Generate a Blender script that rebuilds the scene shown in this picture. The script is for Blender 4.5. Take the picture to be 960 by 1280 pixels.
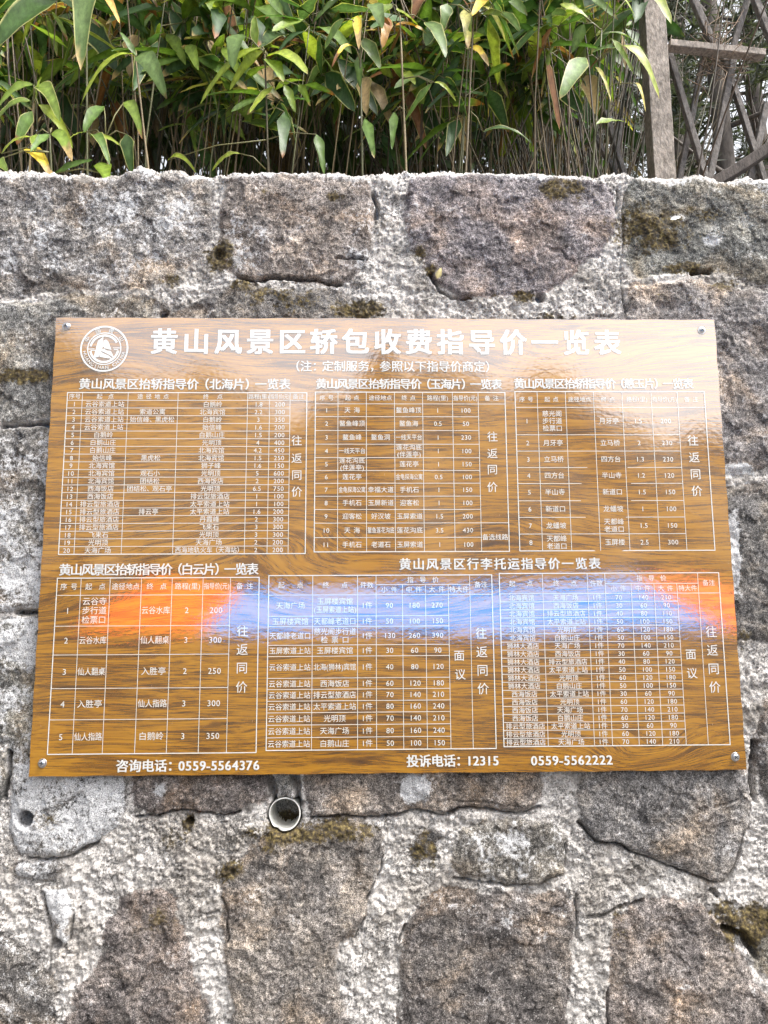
import bpy, bmesh, math, random
import numpy as np
from mathutils import Vector, Matrix

for o in list(bpy.data.objects):
    bpy.data.objects.remove(o)
SC = bpy.context.scene
COL = SC.collection
R = math.radians
rnd = random.Random(11)

# ------------------------------------------------------------------ camera
EYE = Vector((-0.0379, -1.2922, 1.55))
PITCH, YAW, ROLL, FPX = 0.1412, 0.0216, -0.0052, 930.0
_fwd = Vector((math.sin(YAW) * math.cos(PITCH), math.cos(YAW) * math.cos(PITCH), math.sin(PITCH)))
_rt = Vector((math.cos(YAW), -math.sin(YAW), 0))
_up = _rt.cross(_fwd)
RT = _rt * math.cos(ROLL) + _up * math.sin(ROLL)
UP = -_rt * math.sin(ROLL) + _up * math.cos(ROLL)
FW = _fwd
cam = bpy.data.cameras.new('camera')
cam.sensor_fit = 'HORIZONTAL'
cam.sensor_width = 36
cam.lens = FPX / 960 * 36
cam.clip_start = 0.02
cam.clip_end = 1000
co = bpy.data.objects.new('camera', cam)
COL.objects.link(co)
m = Matrix((RT, UP, -FW)).transposed().to_4x4()
m.translation = EYE
co.matrix_world = m
SC.camera = co

# ------------------------------------------------------------------ light
SUN_EL, SUN_AZ = R(58), R(120)          # azimuth clockwise from +Y
w = bpy.data.worlds.new('World')
SC.world = w
w.use_nodes = True
nt = w.node_tree
nt.nodes.clear()
sky = nt.nodes.new('ShaderNodeTexSky')
sky.sky_type = 'NISHITA'
sky.sun_disc = False
sky.sun_elevation = SUN_EL
sky.sun_rotation = SUN_AZ
sky.dust_density = 6
sky.air_density = 1.0
hs = nt.nodes.new('ShaderNodeHueSaturation')
hs.inputs['Saturation'].default_value = 0.22
bg = nt.nodes.new('ShaderNodeBackground')
bg.inputs['Strength'].default_value = 0.15
wo = nt.nodes.new('ShaderNodeOutputWorld')
nt.links.new(sky.outputs[0], hs.inputs['Color'])
nt.links.new(hs.outputs[0], bg.inputs[0])
nt.links.new(bg.outputs[0], wo.inputs[0])
sl = bpy.data.lights.new('sun', 'SUN')
sl.energy = 1.5
sl.angle = R(14)
sl.color = (1.0, 0.96, 0.9)
so = bpy.data.objects.new('sun', sl)
COL.objects.link(so)
sd = Vector((math.sin(SUN_AZ) * math.cos(SUN_EL), math.cos(SUN_AZ) * math.cos(SUN_EL), math.sin(SUN_EL)))
so.rotation_euler = (-sd).to_track_quat('-Z', 'Y').to_euler()
SC.view_settings.view_transform = 'Standard'
SC.view_settings.look = 'None'
SC.view_settings.gamma = 1
SC.view_settings.exposure = 1.58
SC.view_settings.use_curve_mapping = False

# ------------------------------------------------------------------ helpers
def at(px, py, Y):
    """point where the sight line of a photo pixel meets the vertical plane y=Y (photo 960x1280)"""
    d = FW + RT * ((px - 480) / FPX) + UP * ((640 - py) / FPX)
    return EYE + d * ((Y - EYE.y) / d.y)

def tag(o, label=None, cat=None, group=None, kind=None):
    if label: o['label'] = label
    if cat: o['category'] = cat
    if group: o['group'] = group
    if kind: o['kind'] = kind
    return o

def empty(name, loc=(0, 0, 0)):
    o = bpy.data.objects.new(name, None)
    o.empty_display_size = 0.05
    o.location = loc
    COL.objects.link(o)
    return o

def link(name, me, parent=None):
    o = bpy.data.objects.new(name, me)
    COL.objects.link(o)
    if parent is not None:
        o.parent = parent
    return o

def mesh_np(name, V, F, mat, attrs=None, smooth=True):
    """V (n,3) array, F list of equal-size-face arrays"""
    me = bpy.data.meshes.new(name)
    V = np.asarray(V, np.float32)
    me.vertices.add(len(V))
    me.vertices.foreach_set('co', V.ravel())
    Fs = [np.asarray(f, np.int32) for f in F if len(f)]
    nl = sum(f.size for f in Fs)
    npoly = sum(len(f) for f in Fs)
    me.loops.add(nl)
    me.polygons.add(npoly)
    me.loops.foreach_set('vertex_index', np.concatenate([f.ravel() for f in Fs]))
    st, cur = [], 0
    for f in Fs:
        st.append(np.arange(len(f), dtype=np.int32) * f.shape[1] + cur)
        cur += f.size
    me.polygons.foreach_set('loop_start', np.concatenate(st))
    me.polygons.foreach_set('use_smooth', np.full(npoly, smooth, bool))
    for an, arr in (attrs or {}).items():
        a = me.attributes.new(an, 'FLOAT_COLOR', 'POINT')
        a.data.foreach_set('color', np.asarray(arr, np.float32).ravel())
    me.update(calc_edges=True)
    me.validate()
    if mat: me.materials.append(mat)
    return me

class MB:
    """collects quads/tris with per-vertex colour"""
    def __init__(s):
        s.v, s.q, s.t, s.c = [], [], [], []
    def add(s, verts, quads=(), tris=(), col=(1, 1, 1, 1)):
        b = len(s.v)
        s.v.extend([tuple(p) for p in verts])
        if col is not None and len(col) and not hasattr(col[0], '__len__'):
            s.c.extend([tuple(col)] * len(verts))
        else:
            s.c.extend(col)
        s.q.extend([tuple(b + i for i in f) for f in quads])
        s.t.extend([tuple(b + i for i in f) for f in tris])
    def tube(s, pts, rad, n=6, col=(1, 1, 1, 1), cap=True):
        pts = [Vector(p) for p in pts]
        if not hasattr(rad, '__len__'): rad = [rad] * len(pts)
        vs, qs = [], []
        for i, p in enumerate(pts):
            d = (pts[min(i + 1, len(pts) - 1)] - pts[max(i - 1, 0)]).normalized()
            a = d.cross(Vector((0.31, 0.91, 0.17)))
            if a.length < 1e-3: a = d.cross(Vector((1, 0, 0)))
            a.normalize(); b = d.cross(a)
            for k in range(n):
                t = 2 * math.pi * k / n
                vs.append(p + (a * math.cos(t) + b * math.sin(t)) * rad[i])
        for i in range(len(pts) - 1):
            for k in range(n):
                k2 = (k + 1) % n
                qs.append((i * n + k, i * n + k2, (i + 1) * n + k2, (i + 1) * n + k))
        ts = []
        if cap:
            e = len(vs); vs += [pts[0], pts[-1]]
            for k in range(n):
                k2 = (k + 1) % n
                ts.append((e, k2, k)); L = (len(pts) - 1) * n
                ts.append((e + 1, L + k, L + k2))
        s.add(vs, qs, ts, col)
    def mesh(s, name, mat, smooth=True):
        return mesh_np(name, s.v, [s.q, s.t], mat, {'tint': s.c}, smooth)
    def build(s, name, mat, parent=None, smooth=True):
        return link(name, s.mesh(name, mat, smooth), parent)

def bevel_box(name, size, mat, parent=None, loc=(0, 0, 0), bev=0.003, seg=2, rot=None):
    bm = bmesh.new()
    bmesh.ops.create_cube(bm, size=1)
    for v in bm.verts:
        v.co = Vector((v.co.x * size[0], v.co.y * size[1], v.co.z * size[2]))
    if bev: bmesh.ops.bevel(bm, geom=bm.edges[:], offset=bev, segments=seg, affect='EDGES')
    me = bpy.data.meshes.new(name)
    bm.to_mesh(me); bm.free()
    me.materials.append(mat)
    o = link(name, me, parent)
    o.location = loc
    if rot: o.rotation_euler = rot
    return o

# ------------------------------------------------------------------ numpy noise
def _h(ix, iy, seed):
    h = (ix.astype(np.int64) * 374761393 + iy.astype(np.int64) * 668265263 + seed * 974634137) & 0xFFFFFFFF
    h = ((h ^ (h >> 13)) * 1274126177) & 0xFFFFFFFF
    h = h ^ (h >> 16)
    return (h & 0xFFFF).astype(np.float32) / 65535.0

def pn(x, y, seed=0):
    """2-D gradient noise about -1..1"""
    x0 = np.floor(x); y0 = np.floor(y)
    fx = (x - x0).astype(np.float32); fy = (y - y0).astype(np.float32)
    ix = x0.astype(np.int64); iy = y0.astype(np.int64)
    u = fx * fx * fx * (fx * (fx * 6 - 15) + 10); v = fy * fy * fy * (fy * (fy * 6 - 15) + 10)
    def g(dx, dy):
        a = _h(ix + dx, iy + dy, seed) * (2 * math.pi)
        return np.cos(a) * (fx - dx) + np.sin(a) * (fy - dy)
    a = g(0, 0) * (1 - u) + g(1, 0) * u
    b = g(0, 1) * (1 - u) + g(1, 1) * u
    return (a * (1 - v) + b * v) * 1.5

def fbm(x, y, f, octv=4, seed=0, gain=0.5, kind=''):
    s = 0; a = 1.0; tot = 0
    for i in range(octv):
        n = pn(x * f + 17.3 * i, y * f - 9.1 * i, seed + i * 7)
        if kind == 'billow': n = np.abs(n) * 2 - 1
        if kind == 'ridge': n = 1 - 2 * np.abs(n)
        s = s + n * a; tot += a
        a *= gain; f *= 2.03
    return s / tot

def facet(x, y, f, seed, tilt):
    """broken facets: every jittered cell is a small plane of its own height and tilt (height about -1..1 plus tilt)"""
    X = x * f; Y = y * f
    ix = np.floor(X).astype(np.int64); iy = np.floor(Y).astype(np.int64)
    best = np.full(x.shape, 9.0, np.float32); out = np.zeros(x.shape, np.float32)
    for dx in (-1, 0, 1):
        for dy in (-1, 0, 1):
            cx = ix + dx; cy = iy + dy
            a = X - (cx + _h(cx, cy, seed)); b = Y - (cy + _h(cx, cy, seed + 1))
            d = a * a + b * b
            m = d < best
            best[m] = d[m]
            hgt = (_h(cx, cy, seed + 2) * 2 - 1) + tilt * (a * (_h(cx, cy, seed + 3) * 2 - 1) + b * (_h(cx, cy, seed + 4) * 2 - 1))
            out[m] = hgt[m]
    return out

def sstep(a, b, x):
    t = np.clip((x - a) / (b - a), 0, 1)
    return t * t * (3 - 2 * t)

# ------------------------------------------------------------------ materials
def new_mat(name):
    m = bpy.data.materials.new(name)
    m.use_nodes = True
    nt = m.node_tree
    nt.nodes.clear()
    out = nt.nodes.new('ShaderNodeOutputMaterial')
    b = nt.nodes.new('ShaderNodeBsdfPrincipled')
    nt.links.new(b.outputs[0], out.inputs[0])
    return m, nt, b, out

class G:
    """tiny node-graph helper"""
    def __init__(s, nt): s.nt = nt
    def n(s, t, **k):
        x = s.nt.nodes.new(t)
        for a, v in k.items(): setattr(x, a, v)
        return x
    def L(s, a, b): s.nt.links.new(a, b)
    def _in(s, sock, v):
        if hasattr(v, 'links') or hasattr(v, 'is_linked'): s.L(v, sock)
        else: sock.default_value = v
    def coord(s, scale=(1, 1, 1), loc=(0, 0, 0), rot=(0, 0, 0)):
        tc = s.n('ShaderNodeTexCoord'); mp = s.n('ShaderNodeMapping')
        mp.inputs['Scale'].default_value = scale
        mp.inputs['Location'].default_value = loc
        mp.inputs['Rotation'].default_value = rot
        s.L(tc.outputs['Object'], mp.inputs[0])
        return mp.outputs[0]
    def noise(s, vec, scale, detail=4, rough=0.55, dist=0.0, lac=2.0):
        x = s.n('ShaderNodeTexNoise')
        s.L(vec, x.inputs['Vector'])
        x.inputs['Scale'].default_value = scale; x.inputs['Detail'].default_value = detail
        x.inputs['Roughness'].default_value = rough; x.inputs['Distortion'].default_value = dist
        x.inputs['Lacunarity'].default_value = lac
        return x.outputs['Fac']
    def vor(s, vec, scale, feature='F1'):
        x = s.n('ShaderNodeTexVoronoi', feature=feature)
        s.L(vec, x.inputs['Vector']); x.inputs['Scale'].default_value = scale
        return x.outputs['Distance']
    def ramp(s, fac, stops, interp='LINEAR'):
        x = s.n('ShaderNodeValToRGB'); cr = x.color_ramp; cr.interpolation = interp
        while len(cr.elements) < len(stops): cr.elements.new(0.5)
        for e, (p, c) in zip(cr.elements, stops):
            e.position = p
            e.color = (*c, 1) if hasattr(c, '__len__') else (c, c, c, 1)
        s.L(fac, x.inputs[0])
        return x.outputs[0]
    def mix(s, f, a, b, mode='MIX'):
        x = s.n('ShaderNodeMix', data_type='RGBA', blend_type=mode)
        s._in(x.inputs[0], f)
        for k, v in ((6, a), (7, b)):
            if hasattr(v, 'is_linked'): s.L(v, x.inputs[k])
            else: x.inputs[k].default_value = (*v, 1) if hasattr(v, '__len__') else (v, v, v, 1)
        return x.outputs[2]
    def math(s, op, a, b=0.0, clamp=False):
        x = s.n('ShaderNodeMath', operation=op, use_clamp=clamp)
        s._in(x.inputs[0], a); s._in(x.inputs[1], b)
        return x.outputs[0]
    def attr(s, name):
        x = s.n('ShaderNodeAttribute', attribute_name=name)
        return x
    def sep(s, c):
        x = s.n('ShaderNodeSeparateColor'); s.L(c, x.inputs[0]); return x.outputs
    def bump(s, h, strength, dist, normal=None):
        x = s.n('ShaderNodeBump'); x.inputs['Strength'].default_value = strength; x.inputs['Distance'].default_value = dist
        s.L(h, x.inputs['Height'])
        if normal is not None: s.L(normal, x.inputs['Normal'])
        return x.outputs[0]

def mat_wall():
    m, nt, b, out = new_mat('rubble_stone_and_mortar')
    g = G(nt); P = g.coord()
    tint = g.attr('tint').outputs['Color']
    mk = g.sep(g.attr('mask').outputs['Color'])
    stone, lich, moss = mk[0], mk[1], mk[2]
    n1 = g.noise(P, 24, 7, 0.66)
    n2 = g.noise(P, 150, 5, 0.75)
    n3 = g.noise(P, 620, 2, 0.6)
    n4 = g.noise(P, 8, 6, 0.62, 0.8)
    n5 = g.noise(g.coord(loc=(3.1, 0, 7.7)), 330, 3, 0.7)
    n6 = g.noise(g.coord(loc=(1.7, 0, 2.2)), 15, 6, 0.68, 0.5)
    # stone: broad weathering, then mottling, then grains of feldspar and dark mineral
    sc = g.mix(1, tint, g.ramp(n6, [(0.30, (0.26, 0.255, 0.265)), (0.43, (0.74, 0.73, 0.74)), (0.54, (1.08, 1.05, 1.02)), (0.68, (1.75, 1.62, 1.45))]), 'MULTIPLY')
    sc = g.mix(1, sc, g.ramp(n1, [(0.30, 0.50), (0.5, 1.0), (0.70, 1.55)]), 'MULTIPLY')
    sc = g.mix(1, sc, g.ramp(n2, [(0.34, 0.22), (0.46, 0.80), (0.55, 1.15), (0.66, 2.0)]), 'MULTIPLY')
    sc = g.mix(g.ramp(n4, [(0.49, 0.0), (0.64, 0.6)]), sc, g.mix(1, sc, (1.18, 0.93, 0.66), 'MULTIPLY'))
    sc = g.mix(1, sc, g.ramp(n3, [(0.34, 0.16), (0.5, 0.97), (0.67, 2.1)]), 'MULTIPLY')
    sc = g.mix(g.ramp(n5, [(0.62, 0.0), (0.68, 0.85)]), sc, (0.55, 0.52, 0.49))
    sc = g.mix(g.ramp(n5, [(0.32, 0.85), (0.38, 0.0)]), sc, (0.015, 0.014, 0.014))
    # pale lichen crust
    lf = g.math('ADD', g.math('MULTIPLY', lich, 0.5), g.math('MULTIPLY', n2, 0.9))
    lf = g.math('ADD', lf, g.math('MULTIPLY', n1, 0.9))
    lf = g.ramp(g.math('MULTIPLY', lf, 0.4), [(0.432, 0.0), (0.485, 0.95)])
    lc = g.ramp(n3, [(0.34, (0.14, 0.14, 0.145)), (0.47, (0.42, 0.42, 0.43)), (0.64, (0.70, 0.70, 0.705))])
    sc = g.mix(lf, sc, lc)
    # mortar: pale trowelled lime with sand, pits and grey staining
    mn = g.noise(P, 260, 5, 0.8)
    mc = g.ramp(mn, [(0.37, (0.02, 0.02, 0.02)), (0.44, (0.24, 0.238, 0.237)), (0.53, (0.60, 0.59, 0.58)), (0.66, (0.82, 0.81, 0.80))])
    mc = g.mix(g.ramp(n6, [(0.46, 0.0), (0.58, 0.75)]), mc, g.ramp(n2, [(0.34, (0.28, 0.278, 0.276)), (0.48, (0.60, 0.59, 0.58)), (0.62, (0.80, 0.79, 0.78))]))
    mc = g.mix(1, mc, g.ramp(n1, [(0.30, (0.42, 0.41, 0.40)), (0.46, (0.92, 0.92, 0.93)), (0.70, (1.12, 1.12, 1.13))]), 'MULTIPLY')
    mc = g.mix(1, mc, g.ramp(n3, [(0.34, 0.55), (0.5, 1.0), (0.66, 1.2)]), 'MULTIPLY')
    mc = g.mix(g.ramp(n5, [(0.35, 0.8), (0.41, 0.0)]), mc, (0.05, 0.048, 0.046))
    mc = g.mix(g.ramp(n4, [(0.47, 0.0), (0.63, 0.75)]), mc, g.mix(1, mc, (0.50, 0.475, 0.44), 'MULTIPLY'))
    mc = g.mix(1, mc, (1.04, 1.0, 0.955), 'MULTIPLY')
    sf = g.math('ADD', stone, g.math('MULTIPLY', g.math('SUBTRACT', n2, 0.5), 1.2))
    sf = g.math('ADD', sf, g.math('MULTIPLY', g.math('SUBTRACT', n1, 0.5), 2.2))
    sf = g.ramp(sf, [(0.36, 0.0), (0.58, 1.0)])
    c = g.mix(sf, mc, sc)
    # moss and rust-brown growth
    mf = g.math('ADD', moss, g.math('MULTIPLY', g.math('SUBTRACT', n2, 0.5), 2.0))
    mf = g.math('ADD', mf, g.math('MULTIPLY', g.math('SUBTRACT', n1, 0.5), 1.2))
    mf = g.ramp(mf, [(0.40, 0.0), (0.66, 0.95)])
    mo = g.ramp(g.noise(P, 140, 6, 0.78), [(0.34, (0.010, 0.008, 0.006)), (0.48, (0.050, 0.036, 0.018)), (0.58, (0.13, 0.095, 0.03)), (0.70, (0.36, 0.29, 0.14))])
    c = g.mix(mf, c, mo)
    g.L(c, b.inputs['Base Color'])
    b.inputs['Roughness'].default_value = 0.88
    b.inputs['Specular IOR Level'].default_value = 0.3
    h = g.math('ADD', g.math('MULTIPLY', n2, 0.8), g.math('MULTIPLY', n3, 0.5))
    g.L(g.bump(h, 0.7, 0.004), b.inputs['Normal'])
    return m

def mat_panel():
    m, nt, b, out = new_mat('wood_print_laminate')
    g = G(nt)
    P = g.coord()
    w1 = g.noise(g.coord((1.2, 1, 4.0)), 2.0, 3, 0.5, 0.3)         # broad figure
    # warp the grain so that it swirls in places
    va = g.n('ShaderNodeVectorMath', operation='MULTIPLY_ADD')
    wn = g.n('ShaderNodeTexNoise'); wn.inputs['Scale'].default_value = 2.2; wn.inputs['Detail'].default_value = 2.5
    g.L(g.coord((1.3, 1, 4.2)), wn.inputs['Vector'])
    g.L(wn.outputs['Color'], va.inputs[0]); va.inputs[1].default_value = (0.26, 0, 0.040)
    g.L(P, va.inputs[2])
    sx = g.n('ShaderNodeSeparateXYZ'); g.L(va.outputs[0], sx.inputs[0])
    z = sx.outputs[2]; x = sx.outputs[0]
    for cx, cz, rx, rz, am in ((.54, -.36, .12, .045, .050), (-.10, .02, .16, .06, -.055), (.42, .33, .20, .05, .045), (-.38, .33, .17, .05, -.045), (.12, -.10, .22, .05, .04), (-.50, -.12, .15, .05, .04), (.30, .05, .2, .05, -.04)):
        dx = g.math('MULTIPLY', g.math('SUBTRACT', x, cx - .0), 1 / rx); dz = g.math('MULTIPLY', g.math('SUBTRACT', z, cz), 1 / rz)
        d2 = g.math('ADD', g.math('MULTIPLY', dx, dx), g.math('MULTIPLY', dz, dz))
        z = g.math('ADD', z, g.math('MULTIPLY', g.math('POWER', 2.718, g.math('MULTIPLY', d2, -1.0)), am))
    cb = g.n('ShaderNodeCombineXYZ'); g.L(x, cb.inputs[0]); g.L(z, cb.inputs[2])
    mp = g.n('ShaderNodeMapping'); mp.inputs['Scale'].default_value = (4.0, 1, 50)
    g.L(cb.outputs[0], mp.inputs[0])
    g1 = g.noise(mp.outputs[0], 2.0, 7, 0.66, 0.15)
    mp2 = g.n('ShaderNodeMapping'); mp2.inputs['Scale'].default_value = (9, 1, 270)
    g.L(cb.outputs[0], mp2.inputs[0])
    g2 = g.noise(mp2.outputs[0], 2.0, 4, 0.65)
    f = g.math('ADD', g.math('MULTIPLY', g1, 0.62), g.math('MULTIPLY', g2, 0.54))
    f = g.math('ADD', f, g.math('MULTIPLY', g.math('SUBTRACT', w1, 0.5), 0.22))
    c = g.ramp(f, [(0.38, (0.030, 0.008, 0.001)), (0.45, (0.070, 0.022, 0.0006)), (0.53, (0.185, 0.070, 0.001)), (0.63, (0.37, 0.160, 0.002)), (0.8, (0.44, 0.21, 0.008))])
    # small scratches and bleached specks
    sp = g.noise(g.coord((60, 1, 12), rot=(0, 0.5, 0)), 9, 2, 0.5)
    c = g.mix(g.ramp(sp, [(0.735, 0.0), (0.765, 0.55)]), c, (0.55, 0.42, 0.33))
    g.L(c, b.inputs['Base Color'])
    b.inputs['Roughness'].default_value = 0.45
    b.inputs['Specular IOR Level'].default_value = 0.2
    b.inputs['Coat Weight'].default_value = 1.0
    b.inputs['Coat IOR'].default_value = 3.2
    b.inputs['Coat Roughness'].default_value = 0.055
    bn = g.noise(P, 130, 3, 0.6)
    g.L(g.bump(bn, 0.05, 0.002), b.inputs['Coat Normal'])
    return m

def mat_simple(name, col, rough=0.6, metal=0.0, var=0.25, scale=40, bump=0.0, spec=0.5, bscale=None):
    m, nt, b, out = new_mat(name)
    g = G(nt); P = g.coord()
    n = g.noise(P, scale, 5, 0.6)
    c = g.mix(1, g.mix(0, col, col), g.ramp(n, [(0.3, 1 - var), (0.7, 1 + var)]), 'MULTIPLY')
    g.L(c, b.inputs['Base Color'])
    b.inputs['Roughness'].default_value = rough
    b.inputs['Metallic'].default_value = metal
    b.inputs['Specular IOR Level'].default_value = spec
    if bump:
        g.L(g.bump(g.noise(P, bscale or scale * 2, 5, 0.65), bump, 0.004), b.inputs['Normal'])
    return m

def mat_tint(name, rough=0.6, var=0.3, scale=(60, 60, 60), spec=0.4, bump=0.0, transl=0.0):
    m, nt, b, out = new_mat(name)
    g = G(nt)
    P = g.coord(scale)
    n = g.noise(P, 1.0, 5, 0.65)
    c = g.mix(1, g.attr('tint').outputs['Color'], g.ramp(n, [(0.3, 1 - var), (0.7, 1 + var)]), 'MULTIPLY')
    g.L(c, b.inputs['Base Color'])
    b.inputs['Roughness'].default_value = rough
    b.inputs['Specular IOR Level'].default_value = spec
    if bump: g.L(g.bump(n, bump, 0.004), b.inputs['Normal'])
    if transl:
        tr = g.n('ShaderNodeBsdfTranslucent')
        g.L(g.mix(1, c, (1.5, 1.7, 0.7), 'MULTIPLY'), tr.inputs[0])
        mx = g.n('ShaderNodeMixShader'); mx.inputs[0].default_value = transl
        g.L(b.outputs[0], mx.inputs[1]); g.L(tr.outputs[0], mx.inputs[2]); g.L(mx.outputs[0], out.inputs[0])
    return m

M_WALL = mat_wall()
M_PANEL = mat_panel()
M_INK = mat_simple('white_print', (0.64, 0.64, 0.625), 0.5, var=0.06, scale=120)
_b = M_INK.node_tree.nodes['Principled BSDF'].inputs
_b['Coat Weight'].default_value = 1.0; _b['Coat IOR'].default_value = 2.4; _b['Coat Roughness'].default_value = 0.12
M_STEEL = mat_simple('screw_steel', (0.55, 0.55, 0.57), 0.32, 1.0, 0.2, 400)
M_PVC = mat_simple('grey_white_plastic_pipe', (0.68, 0.67, 0.63), 0.6, var=0.22, scale=60, bump=0.1)
M_LEAF = mat_tint('bamboo_leaf', 0.42, 0.40, (90, 90, 40), 0.24, 0.12, 0.30)
M_CULM = mat_tint('bamboo_culm', 0.5, 0.35, (30, 30, 30), 0.35)
M_BARK = mat_tint('tree_bark', 0.9, 0.45, (40, 40, 12), 0.2, 0.8)
M_NEEDLE = mat_tint('conifer_needles', 0.6, 0.2, (20, 20, 20), 0.3, 0.0, 0.2)
M_POST = mat_tint('weathered_wood_grey', 0.9, 0.5, (130, 130, 60), 0.2, 0.8)
M_SOIL = mat_simple('leaf_litter_soil', (0.06, 0.045, 0.03), 0.95, var=0.6, scale=30, bump=0.8)
M_PAVE = mat_simple('granite_path', (0.16, 0.155, 0.15), 0.85, var=0.35, scale=14, bump=0.4)
M_DRY = mat_tint('dry_leaf', 0.6, 0.3, (80, 80, 80), 0.3)

# ------------------------------------------------------------------ setting: ground
def sheet(name, x0, x1, y0, y1, z, mat):
    me = mesh_np(name, [(x0, y0, z), (x1, y0, z), (x1, y1, z), (x0, y1, z)], [[(0, 1, 2, 3)]], mat)
    return tag(link(name, me), kind='structure')
sheet('path', -150, 150, -150, 0.03, 0.0, M_PAVE)
sheet('terrace_ground', -150, 150, 0.30, 150, 2.16, M_SOIL)

# ------------------------------------------------------------------ the rubble wall
WY = 0.024                                   # mean face of the mortar
def wxz(px, py):
    p = at(px, py, WY - 0.01); return (p.x, p.z)

# stones: outline in photo pixels, tint (albedo), lichen, relief
GREY = (0.165, 0.16, 0.155); PURP = (0.165, 0.153, 0.154); BRN = (0.155, 0.142, 0.13); WHT = (0.195, 0.19, 0.184)
WARM = (0.185, 0.168, 0.153); DARK = (0.13, 0.124, 0.12); OLIVE = (0.16, 0.155, 0.135)
STONES = [
 ([(-90,205),(20,205),(100,205),(180,205),(262,210),(266,262),(268,296),(248,320),(212,342),(190,356),(140,362),(80,354),(40,366),(-90,372)], WHT, 0.10, 0.006),
 ([(285,210),(460,212),(466,250),(468,300),(455,328),(440,350),(405,352),(300,343),(275,336),(270,300),(272,255)], WARM, 0.12, 0.012),
 ([(262,362),(300,352),(420,362),(438,380),(446,400),(452,470),(440,560),(250,560),(190,540),(185,450),(205,392)], DARK, 0.10, 0.004),
 ([(505,262),(512,215),(640,210),(758,215),(768,255),(770,285),(752,315),(725,335),(700,356),(655,366),(620,366),(585,372),(560,366),(545,350),(532,322),(512,310)], PURP, 0.10, 0.012),
 ([(790,212),(960,212),(1060,215),(1060,348),(950,356),(910,340),(860,340),(800,344),(784,322),(780,280),(782,245)], GREY, 0.10, 0.010),
 ([(790,356),(860,346),(900,356),(1070,372),(1070,570),(940,588),(900,592),(800,590),(640,580),(470,560),(470,420),(560,400),(640,400),(700,400),(770,392)], GREY, 0.12, 0.007),
 ([(-90,385),(40,376),(90,364),(150,368),(195,372),(178,450),(180,515),(60,524),(-90,528)], GREY, 0.12, 0.008),
 ([(-90,536),(60,530),(180,528),(250,570),(260,700),(200,760),(60,762),(-90,768)], GREY, 0.34, 0.010),
 ([(-90,775),(60,770),(200,770),(240,860),(160,960),(60,966),(10,962),(8,930),(-90,925)], WHT, 0.34, 0.008),
 ([(935,604),(1080,596),(1080,780),(1000,806),(935,800),(820,790),(700,740),(720,620)], DARK, 0.0, 0.010),
 ([(-90,945),(-2,945),(4,1000),(-10,1050),(-90,1060)], DARK, 0.1, 0.010),
 ([(12,950),(150,950),(156,1000),(150,1034),(122,1054),(82,1072),(24,1066),(6,1034)], WHT, 0.62, 0.014),
 ([(168,950),(334,950),(338,998),(320,1010),(282,1020),(240,1014),(192,1022),(166,1015)], BRN, 0.08, 0.012),
 ([(340,950),(362,950),(363,985),(358,998),(344,998)], GREY, 0.1, 0.008),
 ([(378,940),(520,930),(662,935),(674,965),(680,988),(672,1008),(650,1016),(612,1010),(572,1010),(556,1020),(522,1012),(472,1023),(430,1022),(387,1022),(380,985)], WARM, 0.05, 0.014),
 ([(736,955),(830,950),(930,945),(942,985),(936,1038),(926,1075),(910,1106),(880,1102),(838,1084),(790,1066),(772,1056),(745,1056),(726,1034),(722,1002),(728,975)], PURP, 0.08, 0.017),
 ([(955,870),(1060,860),(1060,1010),(968,1016),(952,990),(948,930)], DARK, 0.10, 0.014),
 ([(18,1080),(50,1072),(84,1076),(82,1092),(56,1102),(30,1100),(14,1094)], WHT, 0.5, 0.010),
 ([(52,1112),(82,1114),(86,1150),(80,1190),(66,1178),(56,1142)], (0.30,0.285,0.27), 0.85, 0.014),
 ([(176,1112),(196,1106),(216,1124),(228,1160),(236,1200),(246,1240),(262,1300),(265,1420),(50,1420),(72,1300),(96,1240),(124,1192),(136,1150),(152,1126)], BRN, 0.05, 0.008),
 ([(-90,1190),(0,1170),(40,1195),(66,1230),(62,1300),(30,1420),(-90,1420)], DARK, 0.25, 0.008),
 ([(280,1108),(318,1058),(344,1040),(400,1028),(450,1026),(477,1038),(481,1070),(468,1110),(455,1150),(442,1172),(424,1182),(420,1215),(430,1290),(440,1420),(290,1420),(284,1260),(278,1150)], WARM, 0.03, 0.014),
 ([(578,1036),(618,1024),(690,1026),(708,1050),(707,1090),(690,1104),(640,1110),(576,1096),(564,1078)], WARM, 0.25, 0.012),
 ([(520,1046),(545,1034),(556,1050),(542,1074),(516,1080),(508,1066)], DARK, 0.0, 0.006),
 ([(528,1124),(562,1112),(640,1120),(698,1114),(722,1134),(724,1170),(714,1210),(706,1300),(712,1420),(505,1420),(502,1300),(498,1210),(510,1155)], (0.14,0.13,0.125), 0.10, 0.009),
 ([(770,1152),(792,1136),(832,1124),(880,1126),(902,1150),(928,1190),(944,1230),(1060,1290),(1060,1420),(762,1420),(758,1260),(764,1195)], BRN, 0.05, 0.010),
 ([(912,1142),(1060,1120),(1060,1250),(962,1230),(938,1190)], OLIVE, 0.0, 0.006),
 # behind the board
 ([(460,600),(700,610),(690,760),(480,770),(430,700)], GREY, .1, .004), ([(280,580),(440,580),(400,720),(290,740)], BRN, .1, .004),
 ([(260,780),(460,785),(480,930),(180,940)], GREY, .1, .004), ([(500,790),(820,800),(830,930),(520,920)], PURP, .1, .004),
]
rs = random.Random(5)
SPOLY = []
for pl, tint, li, rel in STONES:
    SPOLY.append((np.array([wxz(*p) for p in pl]), tint, li, rel))
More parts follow.
